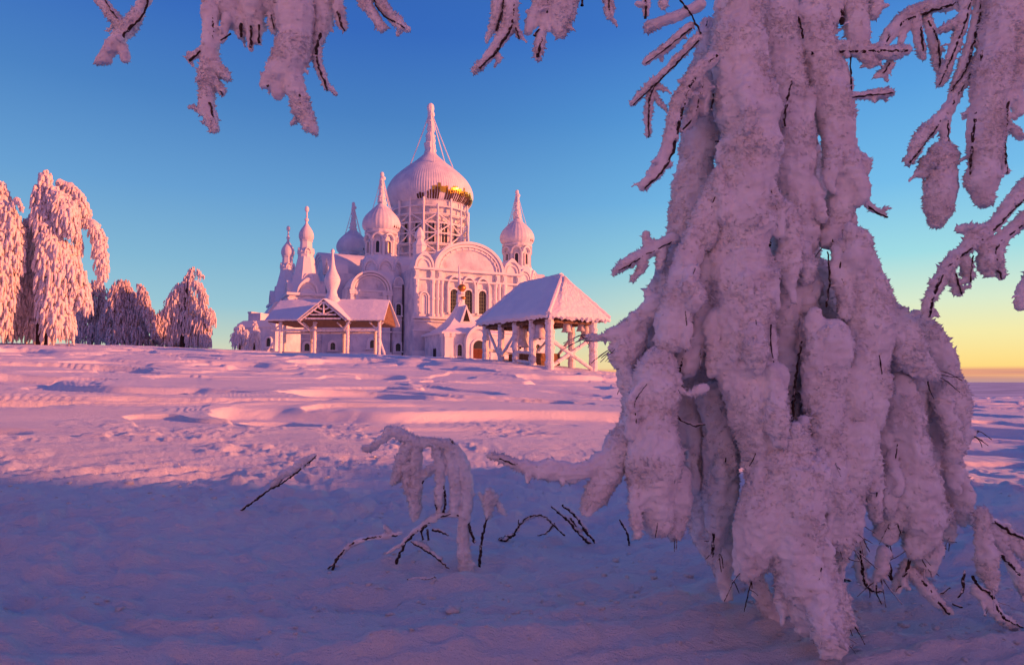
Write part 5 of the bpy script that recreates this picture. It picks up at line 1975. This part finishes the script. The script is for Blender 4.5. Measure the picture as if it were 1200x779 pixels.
# branches with their own coat; (depth, coat strands, wood lines)
BR = [
    (4.0, [[(750, 495, 20), (730, 522, 17), (708, 540, 14), (680, 552, 12), (645, 553, 11), (612, 546, 9), (592, 539, 6), (582, 535, 3)],
           [(728, 520, 20), (712, 555, 18), (698, 580, 15), (688, 597, 10)], [(664, 548, 9), (640, 545, 9), (624, 552, 6)]],
     [[(738, 520, 3), (722, 548, 4), (706, 572, 4), (697, 590, 3), (692, 600, 2)], [(740, 505, 5), (700, 545, 5), (640, 553, 3), (585, 537, 2)]]),
    (3.9, [[(836, 68, 9), (815, 88, 11), (798, 115, 10), (790, 140, 11), (785, 165, 11), (776, 188, 11), (766, 205, 9), (753, 219, 6)], [(772, 195, 8), (784, 192, 6)]],
     [[(840, 66, 3), (818, 85, 3.5), (803, 115, 3), (796, 145, 3), (788, 178, 3), (778, 198, 3), (755, 221, 2)]]),
    (3.9, [[(818, 44, 6), (798, 64, 5), (778, 84, 5), (757, 104, 5), (741, 121, 4)], [(809, 30, 6), (782, 55, 6), (757, 72, 5)], [(776, 85, 4), (764, 108, 5), (760, 130, 5), (759, 158, 4)],
           [(820, 6, 9), (790, 20, 8), (760, 31, 7)], [(770, 100, 4), (778, 106, 3)], [(768, 112, 4), (773, 122, 3)]],
     [[(819, 47, 2), (780, 87, 2.5), (742, 123, 1.5)], [(810, 34, 2), (757, 75, 1.5)], [(777, 88, 2), (762, 112, 2), (760, 162, 1.5)], [(797, 0, 2.5), (806, 12, 2.5), (822, 40, 2)]]),
    (4.0, [[(822, 95, 8), (814, 120, 9), (808, 140, 9), (800, 151, 6)], [(826, 100, 8), (825, 130, 8)]], [[(824, 95, 2.5), (816, 128, 2.5), (808, 143, 3), (799, 152, 2)], [(836, 110, 2), (834, 130, 2)]]),
    (4.1, [[(790, 280, 9), (772, 288, 8), (750, 300, 8), (732, 310, 7), (723, 317, 4)], [(762, 292, 7), (758, 280, 6), (757, 274, 4)], [(755, 300, 7), (750, 318, 6), (741, 327, 4)], [(776, 292, 7), (774, 312, 6)]],
     [[(790, 282, 2), (750, 302, 2), (735, 312, 3), (725, 317, 1.5)]]),
    (4.15, [[(990, 225, 6), (1008, 233, 5), (1022, 244, 4), (1036, 252, 2.5)]], [[(985, 224, 3), (1010, 237, 3), (1024, 247, 2.5), (1041, 255, 2)]]),
    (4.1, [[(955, 59, 9), (985, 57, 10), (1015, 60, 9), (1040, 62, 9), (1062, 59, 7)], [(1012, 66, 7), (1024, 74, 6), (1020, 78, 3)], [(985, 114, 5), (1012, 112, 6), (1044, 108, 5)],
           [(990, 118, 5), (997, 134, 6)]], [[(950, 61, 3.5), (1000, 60, 3.5), (1063, 60, 2.5)], [(985, 115, 2.5), (1046, 109, 2)]]),
    (4.1, [[(952, -20, 18), (956, 20, 16), (962, 45, 13), (968, 55, 7)], [(1000, -20, 14), (1003, 20, 14), (1006, 48, 14)], [(982, 70, 7), (990, 88, 7), (996, 104, 5)], [(1030, -12, 10), (1024, 15, 9)],
           [(975, -10, 14), (976, 22, 12)]],
     [[(960, 0, 2), (962, 40, 2.5), (966, 80, 2)], [(984, 5, 4), (987, 28, 5)], [(1017, 5, 1.5), (1014, 28, 1.5)], [(996, 60, 2), (998, 106, 1.5)]]),
    (4.15, [[(1022, 68, 8), (1036, 50, 8), (1046, 36, 9), (1062, 20, 9), (1082, 10, 9), (1104, 7, 8), (1125, 2, 7)], [(1070, 20, 8), (1076, 45, 6), (1081, 66, 5)], [(1086, 22, 6), (1094, 48, 6), (1099, 82, 4)],
            [(1065, 25, 6), (1055, 50, 5)], [(1044, 75, 5), (1036, 85, 5), (1026, 90, 4)]],
     [[(1030, 62, 3), (1048, 36, 3.5), (1066, 22, 3.5), (1122, 4, 3)], [(1078, 22, 2), (1082, 60, 2)], [(1088, 24, 2), (1100, 52, 2), (1101, 98, 1.5)], [(1042, 74, 2), (1036, 86, 2)]]),
    (4.05, [[(1134, -12, 9), (1128, 25, 8), (1117, 60, 7), (1102, 98, 5)], [(1150, -10, 7), (1142, 30, 6), (1130, 70, 6), (1116, 104, 4)], [(1122, 25, 7), (1108, 34, 6), (1100, 37, 3)],
            [(1160, -12, 10), (1158, 25, 10), (1156, 55, 10), (1142, 80, 10), (1126, 100, 10), (1112, 126, 10), (1096, 145, 10), (1080, 160, 9), (1072, 175, 8), (1065, 189, 6)],
            [(1106, 135, 9), (1107, 160, 7), (1106, 178, 8)], [(1104, 182, 18), (1103, 215, 19), (1100, 245, 18), (1098, 258, 12)], [(1090, 192, 13), (1080, 202, 9), (1074, 203, 4)]],
     [[(1138, 0, 2.5), (1128, 35, 2.5), (1101, 100, 1.5)], [(1152, 0, 2.5), (1134, 75, 2.5), (1115, 106, 2)], [(1162, 0, 3), (1159, 40, 3), (1130, 98, 3), (1100, 145, 3), (1066, 191, 2)], [(1110, 130, 2), (1112, 172, 1.8)]]),
    (3.95, [[(1185, -20, 26), (1176, 20, 26), (1168, 60, 24), (1160, 100, 22), (1156, 140, 21), (1153, 180, 20), (1152, 212, 20), (1153, 232, 13)], [(1200, -30, 30), (1202, 20, 30), (1198, 60, 26), (1190, 92, 18)],
            [(1180, 95, 14), (1178, 125, 8), (1175, 150, 7), (1170, 170, 7), (1174, 192, 6), (1180, 201, 4)], [(1178, 145, 6), (1188, 152, 6), (1196, 162, 5)], [(1190, 100, 9), (1194, 130, 8)]],
     [[(1150, 60, 2.5), (1148, 110, 3), (1140, 160, 3), (1136, 205, 2)], [(1190, 72, 6), (1200, 78, 9), (1212, 82, 8)], [(1182, 112, 2.5), (1178, 160, 2.5), (1180, 203, 1.8)]]),
    (3.9, [[(1230, 195, 12), (1205, 218, 11), (1185, 238, 10), (1170, 258, 10), (1150, 276, 10), (1132, 290, 10), (1114, 308, 9), (1104, 324, 8), (1094, 342, 8), (1088, 357, 7), (1087, 371, 6)],
           [(1215, 245, 10), (1190, 265, 9), (1172, 282, 9), (1150, 290, 8)], [(1172, 285, 7), (1170, 305, 7), (1174, 324, 5)], [(1156, 268, 7), (1140, 267, 7), (1124, 269, 5)], [(1158, 294, 10), (1157, 312, 12), (1159, 320, 7)],
           [(1130, 300, 7), (1136, 322, 7), (1134, 330, 4)], [(1114, 318, 6), (1122, 340, 6), (1126, 345, 3)], [(1102, 330, 6), (1092, 331, 4)], [(1175, 275, 7), (1184, 277, 5)], [(1215, 315, 10), (1202, 335, 9), (1194, 352, 7), (1196, 360, 5)]],
     [[(1230, 203, 4), (1188, 245, 3.5), (1150, 282, 3.5), (1112, 312, 3), (1095, 345, 2.5), (1089, 372, 2)], [(1215, 252, 3), (1168, 290, 3), (1174, 328, 2)], [(1140, 300, 2), (1137, 331, 1.5)], [(1120, 320, 2), (1127, 345, 2)]]),
    (4.3, [[(1148, 606, 7), (1165, 612, 6), (1185, 624, 5), (1204, 634, 5)], [(1150, 612, 6), (1170, 635, 7), (1184, 658, 8), (1196, 680, 8), (1206, 700, 6)], [(1160, 620, 7), (1190, 640, 8), (1212, 655, 8)]],
     [[(1145, 602, 3), (1170, 614, 3.5), (1186, 624, 4), (1206, 633, 3)], [(1150, 618, 2.5), (1172, 648, 3), (1192, 670, 3), (1206, 690, 2)]]),
    (4.25, [[(1070, 672, 8), (1086, 690, 9), (1100, 706, 8), (1112, 716, 5)], [(1062, 660, 6), (1055, 678, 6), (1050, 690, 5)]],
     [[(1074, 672, 2), (1092, 694, 3), (1112, 719, 2.5)], [(1066, 655, 2.5), (1058, 680, 2.5), (1048, 692, 2)]]),
    (4.2, [[(1144, 690, 8), (1158, 706, 9), (1172, 722, 8), (1190, 734, 5)]], [[(1140, 675, 2.5), (1148, 688, 3), (1160, 694, 3), (1166, 708, 3), (1178, 724, 3), (1198, 734, 2)], [(1130, 668, 2), (1128, 690, 3), (1122, 700, 2)]]),
    (4.3, [[(1010, 640, 6), (1008, 665, 6), (1014, 684, 6), (1030, 692, 5)]], [[(1044, 612, 2), (1040, 640, 4), (1042, 668, 4), (1044, 678, 3)], [(1008, 645, 2), (1012, 675, 3), (1020, 690, 3), (1034, 693, 2)], [(836, 625, 2.5), (834, 652, 3)]]),
    # hanging tips along the top of the view, left to right
    (3.7, [[(106, -30, 8), (114, -6, 8), (126, 10, 8), (140, 28, 8), (148, 38, 9)], [(178, -30, 9), (170, 0, 9), (158, 22, 9), (146, 38, 10), (132, 54, 10), (121, 68, 8), (116, 72, 5)], [(140, 48, 8), (146, 64, 7), (147, 70, 5)],
           [(124, 62, 7), (126, 72, 5)]],
     [[(172, -20, 2.5), (172, 8, 2.5), (160, 26, 2.5), (148, 38, 4), (140, 50, 2)], [(110, -20, 2), (140, 26, 2)]]),
    (3.7, [[(244, -40, 12), (246, 0, 12), (247, 35, 12), (246, 65, 12), (243, 95, 12), (243, 120, 11), (248, 140, 9), (252, 152, 6)], [(252, 76, 9), (262, 86, 8), (266, 92, 5)], [(250, 95, 7), (260, 108, 5)],
           [(240, 60, 7), (228, 66, 6), (220, 68, 4)], [(240, 115, 8), (237, 132, 6)], [(266, 20, 7), (262, 44, 6), (258, 48, 4)]],
     [[(245, -30, 2.5), (249, 30, 2.5), (249, 45, 2)], [(235, 60, 2), (222, 71, 2.5)], [(246, 120, 3), (250, 138, 2.5)], [(270, 40, 2), (258, 48, 2)], [(258, 106, 2), (261, 111, 2)]]),
    (3.75, [[(262, -30, 20), (266, 5, 20), (272, 22, 14)], [(296, -30, 22), (298, 4, 19), (292, 22, 12)], [(281, 12, 9), (282, 42, 6)], [(293, 20, 8), (294, 56, 5)], [(303, 14, 8), (303, 50, 4)], [(314, 0, 10), (320, 22, 7), (321, 35, 5)], [(330, -20, 14), (328, 6, 10)]],
     [[(268, 12, 2.5), (276, 15, 2.5)], [(282, 28, 3), (283, 44, 2.5)], [(294, 30, 2), (294, 56, 2.5)], [(304, 30, 2), (303, 50, 2.5)], [(318, 18, 1.5), (321, 35, 1.5)], [(334, -2, 2), (325, 11, 2)]]),
    (3.7, [[(342, -40, 26), (345, 0, 27), (347, 30, 24), (345, 55, 22), (336, 75, 22), (324, 88, 17), (315, 96, 12), (308, 100, 6)], [(338, 78, 16), (346, 105, 13), (354, 128, 11), (364, 148, 9), (368, 153, 6)], [(324, 95, 12), (326, 112, 8)],
           [(352, 60, 12), (350, 78, 8)]],
     [[(352, -10, 2.5), (354, 10, 2.5)], [(344, 76, 3), (346, 90, 3), (350, 110, 3.5), (357, 135, 3)], [(322, 92, 2), (313, 102, 2)]]),
    (3.75, [[(372, -40, 16), (378, 0, 15), (380, 22, 13), (376, 38, 9), (371, 52, 7), (372, 72, 6), (378, 88, 5), (384, 104, 3)], [(366, -10, 12), (368, 25, 8)]],
     [[(376, 40, 3), (371, 56, 3), (373, 76, 2.5), (381, 98, 2.5), (384, 106, 2)]]),
    (3.7, [[(395, -35, 8), (396, 0, 8), (398, 20, 7), (403, 34, 4)]], [[(396, 14, 2.5), (399, 28, 3), (404, 36, 2)]]),
    (3.7, [[(418, -40, 8), (424, -5, 8), (436, 16, 7), (448, 34, 5)], [(430, -40, 8), (440, -8, 7), (456, 16, 7), (470, 30, 7), (478, 34, 5)]], [[(430, -20, 2), (446, 14, 2), (474, 33, 1.5)]]),
    (3.7, [[(592, -40, 11), (598, -5, 11), (597, 25, 10), (588, 45, 9), (574, 64, 8), (562, 79, 6), (556, 82, 4)], [(586, -20, 9), (582, 15, 8), (578, 33, 5)], [(602, 28, 6), (609, 44, 4)], [(580, 60, 6), (585, 72, 4)]],
     [[(604, -20, 2.5), (602, 15, 2.5), (597, 35, 3), (582, 60, 3), (562, 80, 2.5)], [(592, -10, 2), (588, 15, 2), (582, 36, 2.5)], [(604, 32, 1.8), (609, 46, 2)]]),
    (3.75, [[(640, -40, 12), (634, 0, 11), (624, 25, 10), (619, 36, 6)], [(662, -40, 24), (660, 0, 23), (656, 24, 18), (656, 38, 10)], [(634, 40, 7), (632, 55, 7), (630, 68, 4)], [(642, 0, 10), (640, 30, 9)]],
     [[(642, -10, 2), (641, 28, 2)], [(632, 34, 2), (626, 42, 3)], [(635, 44, 2.5), (630, 68, 3)], [(684, -6, 3), (682, 6, 3)]]),
    (3.75, [[(712, -40, 8), (713, 0, 8), (714, 18, 6)]], [[(713, -20, 2), (714, 12, 1.5)]]),
    (3.8, [[(756, -40, 7), (757, 0, 6), (757, 18, 4)], [(778, -30, 6), (777, 8, 6)]], [[(757, -10, 2.5), (757, 22, 2.5)]]),
]
for i_, (dep, coats, woods) in enumerate(BR):
    wl = link('branch', wood_mesh('branch', [S(dep - 0.03, *woods[0])], ORG, 100 + i_, None, 0.62), birch)
    for j_, q in enumerate(woods[1:]):
        link('side_twig', wood_mesh('side_twig', [S(dep - 0.03, *q)], ORG, 140 + i_ * 9 + j_, None, 0.62), wl)
    cs = [[(p_, r_ * (0.84 if r_ < 0.07 else 0.92)) for p_, r_ in S(dep, *q)] for q in coats]
    spurs = side_shoots(cs)
    me = rime_mesh('rime_coat', cs + spurs, 0.0078, 0.0062, 9500, 200 + i_, ORG, sides=10, big=0.004, length=0.85)
    link('rime_coat', me, wl)


# ------------------------------------------------------------------ plants standing in the snow
def snow_plant(name, label, base_px, coats, woods, seed, cat='plant', group=None, dd=0.0, rough=0.0085, mat=None, ck=0.64):
    dep = ground_hit(*base_px)
    b = pt(base_px[0], base_px[1], dep)
    root = thing(name, label, cat, tuple(b), 0, group)
    o = np.array(b)

    def s(q, sh=0.0):
        out_ = []
        for t in q:
            d = dep + sh + (t[3] if len(t) > 3 else 0)
            p = pt(t[0], t[1], d)
            out_.append((p, t[2] * dep / FPX))
        return out_
    for j_, q in enumerate(woods):
        st = link('stem', wood_mesh('stem', [s(q, -0.012)], o, seed + j_, mat, 0.75), root)
    if coats:
        cs = [[(p_, r_ * ck) for p_, r_ in s(q)] for q in coats]
        me = rime_mesh('rime_coat', cs + side_shoots([c_ for c_ in cs if max(r_ for _, r_ in c_) > 0.03], 0.9), 0.0085, rough, 8000, seed + 1, o, sides=10, big=0.006, length=0.9)
        link('rime_coat', me, root)
    return root


snow_plant('frosted_shrub', 'arching rime coated shrub in the snow left of the big birch', (548, 664), [
    [(546, 668, 14), (543, 640, 10), (543, 615, 9), (547, 590, 10), (548, 565, 10), (543, 545, 11), (533, 528, 10), (518, 520, 9), (503, 517, 9), (488, 519, 10), (474, 512, 9), (462, 506, 9), (450, 513, 8), (438, 522, 8), (428, 526, 5)],
    [(460, 506, 8), (452, 504, 7), (457, 503, 4)], [(480, 520, 10), (470, 540, 11), (464, 560, 8), (460, 566, 4)], [(488, 525, 10), (487, 548, 12), (486, 575, 13), (486, 595, 11), (485, 608, 6)],
    [(478, 545, 11), (480, 570, 11)], [(490, 560, 9), (502, 552, 8), (512, 546, 7)], [(510, 522, 9), (516, 545, 9), (516, 570, 9), (515, 590, 7), (514, 600, 4)], [(528, 528, 11), (532, 552, 12), (534, 580, 12), (532, 600, 8)],
    [(540, 545, 9), (546, 575, 10), (546, 600, 9)],
    [(468, 640, 3), (486, 622, 4), (504, 610, 5), (522, 603, 5), (540, 605, 5), (548, 615, 4)], [(398, 652, 2.5), (408, 640, 3.5), (424, 632, 4), (442, 629, 5), (458, 626, 5), (470, 624, 3)], [(456, 622, 4), (450, 616, 2.5)],
    [(486, 634, 2.5), (500, 642, 3), (516, 655, 3)], [(470, 638, 3), (458, 645, 3), (453, 648, 2)],
], [
    [(527, 514, 2), (534, 522, 3), (541, 535, 3), (545, 553, 3.2), (546, 575, 3.5), (546, 600, 2)],
    [(461, 670, 2.5), (468, 650, 2.5), (476, 635, 2.2), (492, 619, 2), (512, 607, 2), (532, 602, 2), (546, 608, 2), (552, 622, 2.5), (556, 636, 3)],
    [(383, 686, 2.5), (390, 665, 2.5), (398, 650, 2.2), (412, 637, 2), (432, 630, 2), (466, 627, 2)], [(378, 670, 1.5), (392, 660, 1.5)],
    [(482, 634, 2), (500, 645, 2), (518, 658, 2), (528, 668, 1.8)], [(487, 527, 1.8), (488, 545, 1.8), (491, 555, 1.5)], [(478, 556, 1.8), (476, 564, 2.2)],
    [(496, 562, 1.5), (490, 578, 2), (491, 592, 2)], [(518, 562, 1.8), (522, 585, 2), (520, 600, 2)], [(464, 508, 2), (470, 508, 2)], [(496, 632, 2), (494, 622, 2), (500, 615, 1.5)], [(502, 632, 2), (501, 620, 1.5)],
    [(510, 590, 1.5), (512, 598, 1.5)], [(507, 620, 2.5), (516, 622, 2.5), (526, 627, 1.5)],
], 300)
snow_plant('frosted_sapling', 'single dark upright stick with a flag of rime, right of the arching shrub', (562, 661), [
    [(572, 606, 5), (572, 595, 9), (573, 584, 10), (574, 577, 9)], [(576, 590, 6), (582, 580, 5)], [(584, 590, 4), (590, 600, 4), (594, 602, 2)], [(562, 578, 4), (566, 586, 5)]],
    [[(562, 664, 2.6), (563, 648, 2.6), (566, 625, 2.3), (571, 605, 2), (576, 588, 1.6)]], 310)
snow_plant('frosted_twig', 'slanting frosted twig alone in the snow at the left', (282, 597), [
    [(318, 570, 3), (330, 558, 5), (342, 550, 6), (352, 543, 6), (362, 537, 5), (370, 533, 2.5)], [(352, 546, 4), (360, 542, 4)]],
    [[(280, 599, 2.2), (296, 588, 2), (316, 573, 1.9), (330, 566, 1.8), (346, 554, 1.8), (360, 543, 1.6), (371, 533, 1.3)], [(326, 569, 1.2), (330, 562, 1.4)]], 320)
snow_plant('bent_twig', 'low arched twig with a thick dark stub, right of the upright stick', (588, 633), [
    [(606, 624, 1.5), (612, 612, 2.2), (622, 605, 2.4), (634, 604, 2.4), (642, 608, 2), (648, 616, 1.8)], [(640, 625, 1.6), (648, 616, 1.8)]],
    [[(586, 634, 4), (594, 630, 4.5), (602, 625, 3.5)], [(602, 626, 1.5), (609, 614, 1.8), (618, 606, 1.8), (632, 603, 1.8), (642, 608, 1.8), (652, 618, 1.6), (662, 627, 1.6)], [(630, 627, 1.2), (640, 624, 1.6), (650, 613, 1.5)], [(607, 618, 1), (608, 609, 1.2)]], 330)
snow_plant('leaning_stick', 'pair of pale bare sticks leaning left out of the snow', (696, 637), [
    [(650, 596, 1.3), (668, 610, 1.8), (682, 622, 1.8)], [(664, 594, 1.3), (678, 608, 1.8), (690, 622, 1.5)]],
    [[(646, 593, 2.2), (664, 608, 2.4), (680, 626, 2.6), (694, 638, 2.6)], [(659, 591, 2), (674, 605, 2.2), (688, 624, 2.4), (700, 640, 2.4)], [(668, 606, 1.6), (676, 617, 1.6)]], 340)
snow_plant('dry_stalk', 'thin crooked stalk by the left foot of the big birch', (737, 638), [
    [(729, 614, 1.5), (733, 619, 1.5)]], [[(737, 640, 1.8), (736, 628, 1.7), (732, 619, 1.7), (728, 612, 1.7), (726, 609, 1.2)]], 350)
snow_plant('snow_covered_twig', 'half buried bent twig just below the arching shrub', (500, 679), [
    [(480, 677, 1.3), (500, 676, 1.5)]], [[(477, 678, 1.6), (492, 679, 1.8), (505, 677, 1.8), (509, 675, 1.5)], [(508, 675, 1.2), (518, 682, 1.4), (525, 688, 1.6), (522, 696, 1.2)]], 360)
snow_plant('fallen_twig', 'dark forked twig on the snow under the hanging crown', (985, 680), [], [[(977, 671, 2), (990, 678, 2.2), (1004, 683, 1.8)], [(990, 678, 1.6), (990, 688, 1.3)]], 370, 'twig', 'twigs lying under the birch')
snow_plant('fallen_twig', 'short dark twig lying right of the hanging crown tips', (1102, 692), [], [[(1090, 694, 2), (1102, 694, 2.2), (1113, 688, 1.8)]], 372, 'twig', 'twigs lying under the birch')
snow_plant('fallen_twig', 'tiny dark twig lowest on the snow at the right', (1122, 709), [], [[(1117, 708, 2), (1128, 711, 1.8)]], 374, 'twig', 'twigs lying under the birch')
